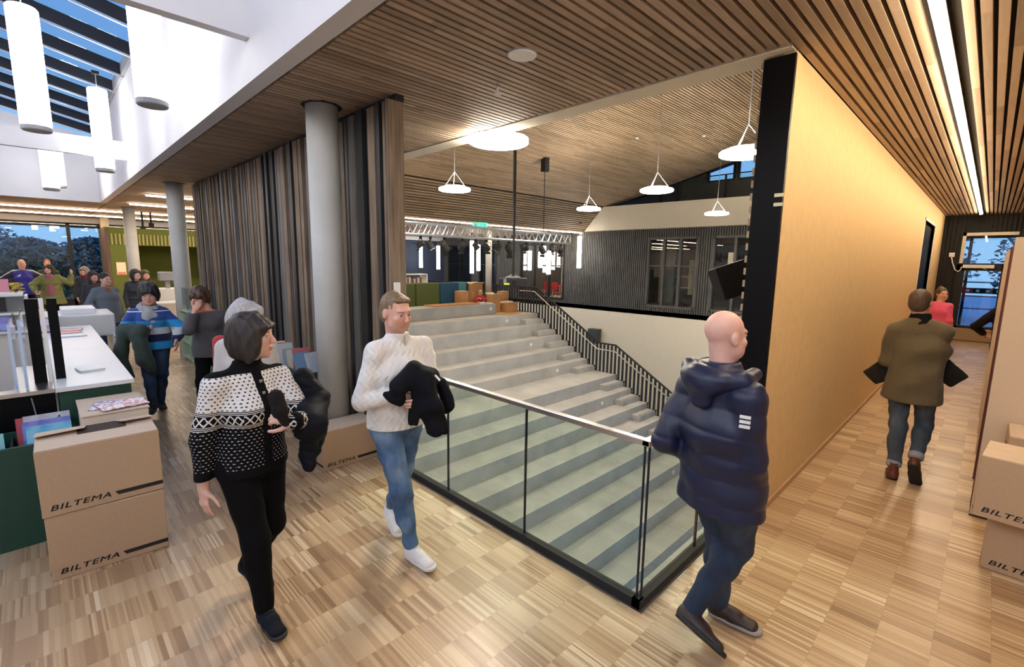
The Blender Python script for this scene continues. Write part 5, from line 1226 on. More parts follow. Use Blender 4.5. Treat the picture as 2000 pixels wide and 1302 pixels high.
def trousers(t, off, P, h, m, o=.012, name='trousers', end=.93, B=1.0, fem=False, fold=.004, freq=40, seed=2, waist=.10, flare=0.0):
    lo, hi = bounds(P, .2); F = Field(lo, hi, h); S, Fr = V(*P['S']), V(*P['F']); pel = V(*P['pel']); ch = V(*P['chest'])
    F.cone(pel-V(0, 0, .04), pel+(ch-pel)*.3, ((.166 if fem else .158)*B+o, .110*B+o), (.142*B+o, .100*B+o), F=Fr, k=.05, end=.8)
    for x in 'LR': add_leg(F, P, x, o, end, B=B, flare=flare)
    if fold: F.bumps(fold, freq, seed, dirs=[(.3, .2, 1), (-.4, .3, .8), (.5, -.5, .7)])
    F.clip(pel+V(0, 0, waist), (0, 0, 1)); return field_obj(name, F, m, t, off)
def blob(name, label, cat, loc, segs, h, m, fold=.006, freq=38, seed=3, quilt=None, k=.05, clipz=None, group=None, part='fabric', t=None):
    """draped cloth: a chain of flattened cones, rippled"""
    pts = np.array([s_[0] for s_ in segs]+[s_[1] for s_ in segs]); R = max(max(np.ravel(s_[2]).max(), np.ravel(s_[3]).max()) for s_ in segs); F = Field(pts.min(0)-R-.06, pts.max(0)+R+.06, h)
    for s_ in segs: F.cone(s_[0], s_[1], s_[2], s_[3], F=s_[4] if len(s_) > 4 else None, k=k, end=.9)
    if quilt: F.quilt(*quilt)
    F.bumps(fold, freq, seed)
    if t is None: t = thing(name, label, cat, loc, 0, group)
    field_obj(part, F, m, t, loc); return t
# ------------------------------------------------------------------ joints of every figure, in metres
def pose_of(rows, more=None):
    ks = ['F', 'S', 'pel', 'chest', 'neck', 'head', 'hf']+[a+x for a in ('sh', 'el', 'wr', 'hip', 'kn', 'an', 'to') for x in 'LR']
    P = dict(zip(ks, rows)); P.update(more or {}); return P
P_cardigan = pose_of([[0.949,0.316,0.0],[-0.316,0.949,0.0],[-2.727,0.736,0.952],[-2.713,0.745,1.241],[-2.719,0.74,1.445],[-2.678,0.762,1.604],[0.621,0.782,-0.05],[-2.745,0.894,1.355],[-2.686,0.583,1.367],[-2.575,0.98,1.129],[-2.715,0.513,1.082],[-2.377,0.844,1.199],[-2.727,0.501,0.831],[-2.755,0.82,0.922],[-2.699,0.652,0.922],[-2.757,0.821,0.5],[-2.614,0.696,0.51],[-2.993,0.744,0.17],[-2.609,0.714,0.098],[-2.894,0.82,0.03],[-2.393,0.729,0.043]], dict(hdL=[-0.2, -0.75, 0.35], hnL=[-0.6, 0.0, -0.35], hdR=[0.15, -0.05, -1.0], hnR=[-0.3, 0.9, 0.0], curlL=0.75, curlR=0.22, fuL=[0.55, 0.1, 0.8]))
P_blond = pose_of([[0.999,-0.054,0.0],[0.054,0.999,-0.0],[-2.651,1.588,0.991],[-2.637,1.599,1.301],[-2.649,1.589,1.525],[-2.623,1.581,1.68],[0.961,0.139,-0.238],[-2.624,1.782,1.434],[-2.634,1.435,1.434],[-2.549,1.815,1.133],[-2.643,1.336,1.138],[-2.359,1.633,1.164],[-2.444,1.499,1.204],[-2.646,1.682,0.961],[-2.656,1.495,0.961],[-2.787,1.709,0.537],[-2.563,1.555,0.527],[-3.004,1.738,0.159],[-2.558,1.62,0.096],[-2.931,1.714,0.074],[-2.351,1.636,0.041]], dict(hdR=[0.1, 0.95, -0.1], hnR=[-0.8, 0.0, -0.4], hdL=[0.0, -0.9, -0.2], hnL=[-0.9, 0.0, 0.0], curlR=0.4, curlL=0.4, fuL=[0.35, 0.1, 0.9]))
P_bald = pose_of([[0.301,0.954,0.0],[-0.954,0.301,0.0],[-0.845,2.369,0.955],[-0.867,2.331,1.202],[-0.883,2.338,1.518],[-0.883,2.353,1.661],[0.5,0.86,-0.1],[-1.042,2.382,1.368],[-0.727,2.26,1.404],[-1.112,2.266,1.09],[-0.693,2.28,1.098],[-1.015,2.476,0.967],[-0.718,2.443,0.894],[-0.934,2.397,0.925],[-0.757,2.341,0.925],[-0.896,2.557,0.515],[-0.794,2.52,0.522],[-0.896,2.599,0.085],[-0.937,2.333,0.16],[-0.814,2.608,0.03],[-0.814,2.25,0.03]], dict(fuR=[0.2, 0.75, 0.65], curlR=0.9, curlL=0.9))
P_coat = pose_of([[0.06,0.998,0.0],[-0.998,0.06,0.0],[-0.41,5.756,0.976],[-0.394,5.764,1.262],[-0.422,5.753,1.557],[-0.44,5.756,1.689],[0.1,0.988,-0.12],[-0.586,5.762,1.419],[-0.243,5.733,1.446],[-0.636,5.751,1.111],[-0.252,5.949,1.221],[-0.504,5.975,1.16],[-0.307,6.201,1.161],[-0.504,5.762,0.946],[-0.317,5.751,0.946],[-0.473,5.762,0.5],[-0.296,5.905,0.527],[-0.453,5.628,0.085],[-0.307,5.595,0.22],[-0.497,5.986,0.03],[-0.288,5.461,0.06]], dict(fuR=[-0.05, 0.9, 0.5]))
P_striped = pose_of([[0.995,-0.102,0.0],[0.102,0.995,-0.0],[-7.65,1.0,0.917],[-7.65,1.0,1.219],[-7.655,0.982,1.355],[-7.613,0.996,1.529],[0.945,-0.217,-0.246],[-7.626,1.134,1.268],[-7.674,0.832,1.278],[-7.491,1.289,1.066],[-7.612,0.678,1.043],[-7.294,1.187,0.962],[-7.452,0.856,1.094],[-7.641,1.086,0.887],[-7.659,0.914,0.887],[-7.536,1.037,0.491],[-7.454,0.897,0.529],[-7.632,1.01,0.1],[-7.327,0.887,0.146],[-7.509,1.008,0.03],[-7.183,0.841,0.091]], dict(hdR=[0.5, 0.8, -0.1], hnR=[-0.2, 0.1, 1.0], hdL=[0.4, 0.0, -0.9], curlR=0.7, curlL=0.3))
P_grey = pose_of([[0.862,-0.507,0.0],[0.507,0.862,-0.0],[-6.75,1.45,0.917],[-6.75,1.45,1.219],[-6.763,1.43,1.386],[-6.776,1.372,1.52],[0.694,-0.636,-0.337],[-6.669,1.566,1.284],[-6.837,1.3,1.3],[-6.669,1.627,1.002],[-6.606,1.204,1.155],[-6.587,1.588,0.775],[-6.653,1.295,1.378],[-6.706,1.524,0.887],[-6.794,1.376,0.887],[-6.701,1.521,0.474],[-6.69,1.315,0.492],[-6.792,1.575,0.085],[-6.657,1.295,0.091],[-6.635,1.483,0.025],[-6.501,1.203,0.036]], dict(hdR=[0.1, 0.35, 0.7], hnR=[-0.75, 0.4, 0.1], curlR=0.5))
P_whitehair = pose_of([[0.992,-0.124,0.0],[0.124,0.992,-0.0],[-4.05,1.11,0.906],[-4.05,1.11,1.205],[-4.05,1.11,1.399],[-4.02,1.106,1.551],[0.621,0.777,-0.104],[-4.032,1.251,1.323],[-4.068,0.969,1.323],[-4.055,1.306,1.045],[-4.103,0.921,1.045],[-3.965,1.303,0.821],[-4.016,0.902,0.821],[-4.039,1.195,0.876],[-4.061,1.025,0.876],[-3.992,1.189,0.471],[-4.013,1.019,0.471],[-4.069,1.198,0.08],[-4.09,1.029,0.08],[-3.89,1.176,0.02],[-3.912,1.007,0.02]])
P_bluecoat = pose_of([[0.929,0.37,0.0],[-0.37,0.929,0.0],[-12.4,0.93,0.906],[-12.4,0.93,1.205],[-12.4,0.93,1.399],[-12.372,0.941,1.551],[0.805,0.584,-0.101],[-12.46,1.082,1.316],[-12.34,0.778,1.316],[-12.507,1.119,1.037],[-12.26,0.648,1.076],[-12.427,1.16,0.813],[-12.117,0.759,0.916],[-12.432,1.009,0.876],[-12.368,0.851,0.876],[-12.329,1.05,0.483],[-12.378,0.847,0.468],[-12.32,1.054,0.085],[-12.48,0.806,0.085],[-12.153,1.12,0.025],[-12.312,0.873,0.025]])
P_darkjacket = pose_of([[0.995,0.105,0.0],[-0.105,0.995,0.0],[-14.2,1.634,0.928],[-14.2,1.634,1.234],[-14.2,1.634,1.433],[-14.17,1.637,1.588],[0.932,0.362,0.0],[-14.215,1.779,1.355],[-14.185,1.489,1.355],[-14.252,1.828,1.07],[-14.211,1.433,1.07],[-14.162,1.845,0.84],[-14.119,1.436,0.84],[-14.209,1.721,0.898],[-14.191,1.547,0.898],[-14.169,1.725,0.482],[-14.151,1.551,0.482],[-14.239,1.718,0.08],[-14.221,1.544,0.08],[-14.055,1.737,0.02],[-14.037,1.563,0.02]])
P_peek = pose_of([[1.0,0.0,0.0],[0.0,1.0,0.0],[-15.4,1.968,0.906],[-15.4,1.968,1.205],[-15.4,1.968,1.399],[-15.37,1.968,1.551],[0.949,0.316,0.0],[-15.4,2.11,1.323],[-15.4,1.826,1.323],[-15.43,2.162,1.045],[-15.43,1.774,1.045],[-15.34,2.17,0.821],[-15.34,1.766,0.821],[-15.4,2.053,0.876],[-15.4,1.883,0.876],[-15.352,2.053,0.471],[-15.352,1.883,0.471],[-15.43,2.053,0.08],[-15.43,1.883,0.08],[-15.25,2.053,0.02],[-15.25,1.883,0.02]])
P_redscarf = pose_of([[0.97,-0.243,0.0],[0.243,0.97,-0.0],[-18.6,0.984,0.917],[-18.6,0.984,1.219],[-18.6,0.984,1.416],[-18.571,0.977,1.57],[0.808,-0.577,-0.115],[-18.565,1.124,1.339],[-18.635,0.844,1.339],[-18.582,1.182,1.058],[-18.677,0.801,1.058],[-18.492,1.167,0.83],[-18.591,0.772,0.83],[-18.579,1.068,0.887],[-18.621,0.9,0.887],[-18.467,1.04,0.491],[-18.615,0.899,0.474],[-18.434,1.032,0.089],[-18.718,0.924,0.085],[-18.258,0.988,0.032],[-18.541,0.88,0.025]])
P_hidden = pose_of([[0.976,0.217,0.0],[-0.217,0.976,0.0],[-14.9,0.919,0.895],[-14.9,0.919,1.19],[-14.9,0.919,1.382],[-14.871,0.926,1.532],[0.949,0.316,0.0],[-14.93,1.056,1.307],[-14.87,0.782,1.307],[-14.97,1.101,1.032],[-14.886,0.725,1.032],[-14.885,1.128,0.811],[-14.798,0.736,0.811],[-14.918,1.001,0.865],[-14.882,0.837,0.865],[-14.869,1.012,0.465],[-14.832,0.848,0.465],[-14.948,0.995,0.08],[-14.911,0.83,0.08],[-14.774,1.033,0.02],[-14.737,0.869,0.02]])
P_jersey = pose_of([[0.999,0.053,0.0],[-0.053,0.999,0.0],[-19.5,-0.287,1.02],[-19.5,-0.287,1.357],[-19.5,-0.287,1.576],[-19.47,-0.285,1.747],[0.989,0.104,-0.104],[-19.51,-0.103,1.482],[-19.49,-0.471,1.482],[-19.616,0.157,1.328],[-19.548,-0.731,1.305],[-19.505,0.197,1.082],[-19.426,-0.748,1.062],[-19.505,-0.191,0.99],[-19.495,-0.383,0.99],[-19.475,-0.189,0.532],[-19.465,-0.381,0.532],[-19.535,-0.193,0.087],[-19.525,-0.385,0.087],[-19.332,-0.182,0.034],[-19.322,-0.374,0.034]])
P_olive = pose_of([[0.995,-0.105,0.0],[0.105,0.995,-0.0],[-18.6,0.248,0.95],[-18.6,0.248,1.263],[-18.6,0.248,1.467],[-18.57,0.245,1.626],[0.848,-0.53,0.0],[-18.584,0.396,1.387],[-18.616,0.1,1.387],[-18.559,0.642,1.219],[-18.61,-0.118,1.183],[-18.553,0.695,1.467],[-18.414,-0.082,1.027],[-18.591,0.337,0.92],[-18.609,0.159,0.92],[-18.56,0.334,0.493],[-18.579,0.156,0.493],[-18.62,0.34,0.08],[-18.639,0.162,0.08],[-18.433,0.32,0.02],[-18.451,0.142,0.02]])
P_band = pose_of([[1.0,0.0,0.0],[0.0,1.0,0.0],[-20.6,0.251,1.026],[-20.6,0.251,1.364],[-20.6,0.251,1.585],[-20.57,0.251,1.756],[0.995,-0.105,0.0],[-20.6,0.436,1.49],[-20.6,0.066,1.49],[-20.641,0.491,1.175],[-20.641,0.011,1.175],[-20.54,0.496,0.921],[-20.54,0.006,0.921],[-20.6,0.348,0.996],[-20.6,0.154,0.996],[-20.569,0.348,0.535],[-20.569,0.154,0.535],[-20.63,0.348,0.088],[-20.63,0.154,0.088],[-20.425,0.348,0.036],[-20.425,0.154,0.036]])
P_pink = pose_of([[0.301,0.954,0.0],[-0.954,0.301,0.0],[-0.642,12.2,0.884],[-0.642,12.2,1.176],[-0.642,12.2,1.365],[-0.633,12.229,1.514],[0.566,-0.823,-0.051],[-0.774,12.242,1.291],[-0.51,12.158,1.291],[-0.832,12.231,1.02],[-0.469,12.117,1.02],[-0.814,12.317,0.801],[-0.434,12.197,0.801],[-0.721,12.225,0.854],[-0.563,12.175,0.854],[-0.705,12.276,0.46],[-0.546,12.226,0.46],[-0.73,12.196,0.08],[-0.572,12.146,0.08],[-0.678,12.364,0.02],[-0.519,12.314,0.02]])
P_black = pose_of([[-0.2,0.98,0.0],[-0.98,-0.2,0.0],[0.28,9.5,0.971],[0.28,9.5,1.292],[0.28,9.5,1.5],[0.274,9.529,1.663],[0.301,0.954,0.0],[0.109,9.465,1.411],[0.451,9.535,1.411],[-0.089,9.515,1.184],[0.511,9.511,1.113],[0.004,9.729,1.071],[0.498,9.606,0.872],[0.19,9.482,0.941],[0.37,9.518,0.941],[0.185,9.509,0.505],[0.364,9.546,0.505],[0.196,9.452,0.082],[0.376,9.489,0.082],[0.158,9.642,0.023],[0.337,9.678,0.023]])
P_child = pose_of([[0.862,-0.507,0.0],[0.507,0.862,-0.0],[-14.62,12.734,0.295],[-14.62,12.734,0.511],[-14.62,12.734,0.651],[-14.594,12.719,0.761],[0.695,-0.675,-0.248],[-14.568,12.823,0.597],[-14.672,12.645,0.597],[-14.44,12.888,0.449],[-14.667,12.502,0.449],[-14.385,12.738,0.377],[-14.51,12.527,0.377],[-14.589,12.787,0.265],[-14.651,12.681,0.265],[-14.544,12.761,-0.025],[-14.607,12.655,-0.025],[-14.778,12.899,0.07],[-14.841,12.792,0.07],[-14.666,12.833,0.015],[-14.729,12.726,0.015]])
# ------------------------------------------------------------------ the people
def knit_cardigan(P):
    m = mat('norwegian_knit', (.8, .8, .8), .95, spec=.12); T = NT(m); v, x, y, z = T.xyz(); S, Fr = P['S'], P['F']
    s = T.mth('ADD', T.mth('MULTIPLY', x, S[0]), T.mth('MULTIPLY', y, S[1])); f = T.mth('ADD', T.mth('MULTIPLY', x, Fr[0]), T.mth('MULTIPLY', y, Fr[1]))
    ge = T.new('ShaderNodeNewGeometry'); sn = T.new('ShaderNodeSeparateXYZ'); T.ln(ge.outputs['Normal'], sn.inputs[0])
    nS = T.mth('ABSOLUTE', T.mth('ADD', T.mth('MULTIPLY', sn.outputs[0], S[0]), T.mth('MULTIPLY', sn.outputs[1], S[1]))); nF = T.mth('ABSOLUTE', T.mth('ADD', T.mth('MULTIPLY', sn.outputs[0], Fr[0]), T.mth('MULTIPLY', sn.outputs[1], Fr[1])))
    wf = T.mth('GREATER_THAN', nF, nS); u = T.mth('ADD', T.mth('MULTIPLY', s, wf), T.mth('MULTIPLY', f, T.mth('SUBTRACT', 1, wf)))
    row = T.mth('FLOOR', T.mth('DIVIDE', z, .0165)); sh = T.mth('MULTIPLY', T.mth('MODULO', row, 2), .5)
    du = T.mth('ABSOLUTE', T.mth('SUBTRACT', T.mth('FRACT', T.mth('ADD', T.mth('DIVIDE', u, .023), sh)), .5)); dv = T.mth('ABSOLUTE', T.mth('SUBTRACT', T.mth('FRACT', T.mth('DIVIDE', z, .0165)), .5))
    dot = T.mth('LESS_THAN', T.mth('ADD', T.mth('MULTIPLY', du, 1.0), T.mth('MULTIPLY', dv, .9)), .27)
    zig = T.mth('ABSOLUTE', T.mth('SUBTRACT', T.mth('MULTIPLY', T.mth('FRACT', T.mth('DIVIDE', u, .040)), 2), 1))
    W, K = (.74, .73, .72), (.006, .006, .007)
    ZB = 1.170
    bz = T.mth('DIVIDE', T.mth('SUBTRACT', z, ZB), .050)
    lat = T.mth('LESS_THAN', T.mth('ABSOLUTE', T.mth('SUBTRACT', T.mth('MULTIPLY', T.mth('ABSOLUTE', T.mth('SUBTRACT', bz, .5)), 2), zig)), .22)
    stripe = T.mth('LESS_THAN', T.mth('FRACT', T.mth('DIVIDE', z, .0085)), .42)
    dot2 = T.mth('LESS_THAN', T.mth('ADD', T.mth('MULTIPLY', du, .8), T.mth('MULTIPLY', dv, 1.1)), .20); yoke = T.mix(dot, W, (.06, .055, .05)); low = T.mix(dot2, K, (.60, .59, .58)); band = T.mix(lat, K, W); edge = T.mix(stripe, K, W)
    c = T.mix(T.mth('GREATER_THAN', z, ZB-.022), low, edge); c = T.mix(T.mth('GREATER_THAN', z, ZB), c, band); c = T.mix(T.mth('GREATER_THAN', z, ZB+.05), c, edge); c = T.mix(T.mth('GREATER_THAN', z, ZB+.074), c, yoke)
    c = T.mix(T.mth('LESS_THAN', z, .925), c, K)
    pl = T.mth('MULTIPLY', T.mth('LESS_THAN', T.mth('ABSOLUTE', T.mth('SUBTRACT', s, .0)), .024), T.mth('GREATER_THAN', f, .03)); c = T.mix(pl, c, K)
    col_ = T.mth('GREATER_THAN', z, 1.415); c = T.mix(col_, c, K)
    T.ln(c, T.b.inputs['Base Color']); T.bump(T.noise(v, 260, 2), .35, .003); return m
SK = (.64, .40, .30)
# --- woman in the patterned cardigan
P = P_cardigan
t, off = person('woman in a black and white patterned knit cardigan walking with her head turned aside', P, .0058, .985, skin=(.66, .42, .33), brow=(.06, .04, .03), fem=True)
def collar(F):
    n = V(*P['neck']); F.cone(n+V(0, 0, -.02), n+V(.01, 0, .02), (.078, .068), (.070, .062), F=P['F'], k=.02)
ca = top_garment(t, off, P, .0062, knit_cardigan(P), .018, 'cardigan', hem=-.075, fem=True, cuff=.98, fold=.0035, freq=38, neck=.03, extra=collar, flare=.004)
M_BTN = mat('pewter_button', (.5, .5, .48), .3, .9); S_, F_ = V(*P['S']), V(*P['F'])
for z in (1.37, 1.31, 1.25, 1.19, 1.13, 1.07, 1.01, .95):
    tt = (z-P['pel'][2])/(P['neck'][2]-P['pel'][2]); c = V(*P['pel'])*(1-tt)+V(*P['neck'])*tt
    rad = .128 if z < 1.33 else (.118 if z < 1.36 else .106); rad = .118+.012*math.sin((z-.93)*7) if z < 1.33 else rad
    p = c+F_*rad; b = MB(); b.obox(p, S_, (0, 0, 1), F_, .008, .008, .006); obj('button', MBshift(b, off), M_BTN, ca, world=False, bevel=.003)
trousers(t, off, P, .0065, cloth('black_trousers', (.004, .004, .005), .9, noise=0), .012, fem=True, end=.96, fold=.002)
hair(t, P, .985, 'bob', hair_mat('dark_brown_hair', (.009, .006, .005), (.032, .021, .016)), .0055, off)
M_BSH = cloth('black_knit_shoe', (.010, .012, .018), .8, noise=.3, nscale=200); M_BSO = mat('black_rubber', (.012, .012, .013), .6)
for x in 'RL': shoe(t, P, x, .98, .0055, M_BSH, M_BSO, laces=M_BSO)
M_PUF = cloth('black_puffer_nylon', (.007, .008, .012), .62, sheen=0, noise=0, bump=.2)
A = lambda *a: np.array(a, float)
blob('puffer_coat', 'black quilted puffer coat hanging over the cardigan woman\'s forearm', 'coat', (-2.6, .96, .62),
     [(A(-2.70, 1.02, 1.34), A(-2.64, 1.06, 1.22), (.062, .05), (.080, .065)), (A(-2.64, 1.05, 1.20), A(-2.46, .95, 1.13), (.085, .085), (.080, .085)), (A(-2.60, 1.03, 1.10), A(-2.58, 1.0, .95), (.105, .055), (.10, .04)),
      (A(-2.50, .97, 1.08), A(-2.55, .96, .90), (.07, .05), (.075, .03))], .007, M_PUF, fold=.009, freq=30, quilt=(.007, .050, (.1, .2, 1), (0, 0, 0)), k=.03)
blob('fuzzy_cap', 'dark fuzzy woollen item gripped in the cardigan woman\'s hand', 'woollen item', (-2.4, .78, 1.2), [(A(-2.405, .772, 1.335), A(-2.385, .782, 1.262), (.036, .036), (.040, .036)), (A(-2.385, .782, 1.262), A(-2.37, .80, 1.20), (.036, .03), (.020, .02))], .005, cloth('fuzzy_black', (.018, .016, .016), 1.0, noise=.4, nscale=220, bump=.8, bscale=350), fold=.003, freq=200, k=.02)
# --- blond man
P = P_blond
t, off = person('smiling man in a white cable-knit sweater and blue jeans carrying a black jacket', P, .006, 1.03, skin=(.70, .42, .33), lips=(.58, .24, .20), brow=(.30, .19, .10), beard=(.42, .25, .17))
def knitm():
    m = mat('white_cable_knit', (.80, .79, .76), .95, sheen=.2); T = NT(m); v, x, y, z = T.xyz()
    u = T.mth('ADD', T.mth('MULTIPLY', x, .3), y); w = T.mth('SINE', T.mth('ADD', T.mth('MULTIPLY', u, 150), T.mth('MULTIPLY', T.mth('SINE', T.mth('MULTIPLY', z, 95)), 1.5)))
    T.bump(T.mth('ADD', w, T.noise(v, 200, 2)), .5, .004); return m
def coll2(F):
    n = V(*P['neck']); F.cone(n+V(0, 0, -.05), n+V(.02, .0, .012), (.080, .076), (.068, .066), F=P['F'], k=.02)
sw = top_garment(t, off, P, .0065, knitm(), .022, 'sweater', hem=-.05, B=1.04, cuff=.98, fold=.006, freq=34, seed=5, neck=.022, extra=coll2, flare=.004)
b = MB(); n = V(*P['neck']); b.obox(n+V(*P['F'])*.083+V(0, .02, -.035), P['S'], P['F'], (0, 0, 1), .003, .004, .05); obj('zip', MBshift(b, off), mat('zip_beige', (.45, .36, .28), .4), sw, world=False)
def jeansm(name, c1, c2, c3):
    m = mat(name, c1, .85)
    if not m.get('done'):
        T = NT(m); v, x, y, z = T.xyz(); n = T.noise(v, 7, 4, (1, 1, .5)); n2 = T.noise(v, 180, 2); T.ln(T.ramp(T.mth('ADD', T.mth('MULTIPLY', n, .9), T.mth('MULTIPLY', n2, .12)), [(.38, c1), (.52, c2), (.68, c3)]), T.b.inputs['Base Color']); T.bump(n2, .2, .002); m['done'] = 1
    return m
J1 = jeansm('blue_jeans', (.035, .085, .19), (.075, .16, .31), (.20, .31, .46))
tr_ = trousers(t, off, P, .0065, J1, .011, 'jeans', end=.94, fold=.005, freq=48, waist=.02)
hair(t, P, 1.03, 'crew', hair_mat('dark_blond_hair', (.13, .085, .045), (.28, .19, .10)), .0055, off)
M_WSH = mat('white_leather', (.78, .78, .78), .45); M_WSO = mat('white_rubber', (.74, .74, .72), .5)
for x in 'RL': shoe(t, P, x, 1.08, .0055, M_WSH, M_WSO, 'sneaker', laces=M_WSO)
b = MB(); b.obox(V(*P['pel'])+V(*P['F'])*.118+V(0, 0, -.0), P['S'], P['F'], (0, 0, 1), .02, .006, .014); obj('belt_buckle', MBshift(b, off), M_STEEL, tr_, world=False)
M_NAVJ = cloth('black_softshell', (.006, .007, .010), .8, noise=.1)
jk = blob('black_jacket', 'black jacket with a pale zip bundled over the smiling man\'s arms', 'jacket', (-2.33, 1.6, .88),
     [(A(-2.44, 1.47, 1.25), A(-2.40, 1.57, 1.345), (.06, .05), (.07, .06)), (A(-2.40, 1.57, 1.34), A(-2.36, 1.66, 1.30), (.075, .06), (.06, .055)), (A(-2.38, 1.58, 1.31), A(-2.33, 1.60, 1.12), (.10, .065), (.125, .065)),
      (A(-2.33, 1.60, 1.14), A(-2.28, 1.62, .98), (.12, .06), (.075, .035)), (A(-2.30, 1.63, 1.10), A(-2.26, 1.68, .97), (.09, .05), (.045, .03)), (A(-2.36, 1.72, 1.24), A(-2.29, 1.74, 1.10), (.055, .04), (.045, .035)), (A(-2.50, 1.42, 1.20), A(-2.42, 1.48, 1.17), (.02, .02), (.05, .04)), (A(-2.38, 1.55, 1.15), A(-2.36, 1.53, 1.02), (.05, .03), (.05, .02))], .006, M_NAVJ, fold=.012, freq=30, seed=9, k=.022)
b = MB(); b.tube([(-2.215, 1.585, 1.345), (-2.19, 1.60, 1.315)], .006, 6); z_ = obj('zip', b, M_WPL, jk)
# --- bald man
P = P_bald
t, off = person('bald man in a navy hooded puffer jacket and dark jeans, seen from behind', P, .006, 1.02, skin=(.74, .46, .38), brow=(.3, .2, .15), hands='LR')
M_NAVY = cloth('navy_nylon', (.006, .012, .045), .42, sheen=0, noise=.05, bump=.08)
def jacket_extra(F):
    n = V(*P['neck']); Fr, S = V(*P['F']), V(*P['S'])
    F.cone(n-V(0, 0, .06)-Fr*.03, n+V(0, 0, -.005), (.12, .10), (.092, .085), F=Fr, k=.04)
nj = top_garment(t, off, P, .007, M_NAVY, .040, 'puffer_jacket', hem=-.16, B=1.03, cuff=1.02, fold=.008, freq=28, seed=7, puff=.012, neck=.02, quilt=(.008, .115, (.05, .05, 1), (0, 0, .02)), extra=jacket_extra, flare=.015, k=.05)
n = V(*P['neck']); Fr, S = V(*P['F']), V(*P['S'])
F = Field(n-.32, n+.25, .007)
for sg in (-1, 1):
    F.cone(n+S*sg*.05-Fr*.12+V(0, 0, -.07), n+S*sg*.15-Fr*.04+V(0, 0, -.045), (.06, .05), (.052, .042), k=.05); F.cone(n+S*sg*.15-Fr*.04+V(0, 0, -.045), n+S*sg*.13+Fr*.07+V(0, 0, -.02), (.05, .04), (.035, .03), k=.04)
F.cone(n-Fr*.12-V(0, 0, .05), n-Fr*.13-V(0, 0, .15), (.12, .06), (.06, .05), F=Fr, k=.05); F.bumps(.008, 32, 4); field_obj('hood', F, M_NAVY, nj, off)
for k in range(3):
    b = MB(); e = V(*P['shR'])*.72+V(*P['elR'])*.28; outd = unit(-Fr*.8-S*.45); b.obox(e+outd*.117+V(0, 0, .022-.022*k), np.cross(outd, (0, 0, 1)), outd, (0, 0, 1), .022, .006, .006); obj('sleeve_stripe', MBshift(b, off), M_WPL, nj, world=False)
J2 = jeansm('dark_jeans', (.010, .020, .045), (.018, .034, .07), (.04, .065, .11))
trousers(t, off, P, .007, J2, .018, 'jeans', end=.97, fold=.006, freq=36, waist=.0, B=1.05)
M_BRN = mat('dark_brown_leather', (.035, .020, .016), .5)
for x in 'LR': shoe(t, P, x, 1.10, .006, M_BRN, M_BSO if x == 'R' else mat('grey_sole', (.35, .33, .30), .6))
# --- man in the olive brown coat
P = P_coat
t, off = person('man in an olive brown wool coat and cuffed jeans walking down the corridor', P, .0085, 1.03, skin=(.62, .38, .28), fine=False)
M_COAT = cloth('olive_wool', (.115, .088, .045), .95, noise=.18, nscale=90, bump=.5, bscale=200)
def coat_extra(F):
    pel = V(*P['pel']); F.cone(pel+V(0, 0, .05), pel-V(0, 0, .20), (.19, .14), (.235, .17), F=P['F'], k=.06, end=.4)
ct_ = top_garment(t, off, P, .0085, M_COAT, .032, 'wool_coat', hem=-.22, B=1.05, cuff=.95, fold=.013, freq=21, seed=3, neck=-.0, extra=coat_extra, k=.05)
for a_, b_ in ((A(-.55, 5.80, 1.10), A(-.74, 5.78, .91)), (A(-.25, 5.86, 1.10), A(-.10, 5.9, .97))):
    F = Field(np.minimum(a_, b_)-.2, np.maximum(a_, b_)+.2, .009); F.cone(a_, b_, (.10, .04), (.085, .012), F=(0, 1, 0), k=.02, end=.5); F.bumps(.004, 40, 2); field_obj('open_coat_front', F, cloth('dark_lining', (.020, .019, .016), .8), ct_, off)
F = Field(V(*P['neck'])-.2, V(*P['neck'])+.2, .008); n = V(*P['neck']); F.cone(n-V(0, 0, .05), n+V(0, 0, .035), (.095, .085), (.072, .070), F=P['F'], k=.02); F.clip(n+V(0, 0, .035), (0, 0, 1)); F.bumps(.004, 60, 3); field_obj('black_collar', F, cloth('black_hood_cotton', (.010, .010, .010), .9), ct_, off)
J3 = jeansm('mid_jeans', (.035, .050, .075), (.055, .078, .11), (.10, .13, .17)); tj = trousers(t, off, P, .0085, J3, .012, 'jeans', end=.80, fold=.005, freq=40, waist=0)
for x in 'LR':
    k_, a_ = V(*P['kn'+x]), V(*P['an'+x]); F = Field(np.minimum(k_, a_)-.1, np.maximum(k_, a_)+.1, .008); c0 = k_+(a_-k_)*.80; F.cone(c0, k_+(a_-k_)*.88, .060, .060, k=.01, end=.4); field_obj('turned_cuff', F, cloth('denim_cuff', (.26, .28, .31), .9), tj, off)
M_BOOT = mat('brown_boot_leather', (.12, .035, .018), .4)
for x in 'LR': shoe(t, P, x, 1.08, .0075, M_BOOT, M_BSO, 'boot', high=.06)
hair(t, P, 1.03, 'cropped', hair_mat('short_brown_hair', (.055, .032, .020), (.11, .07, .045)), .007, off)
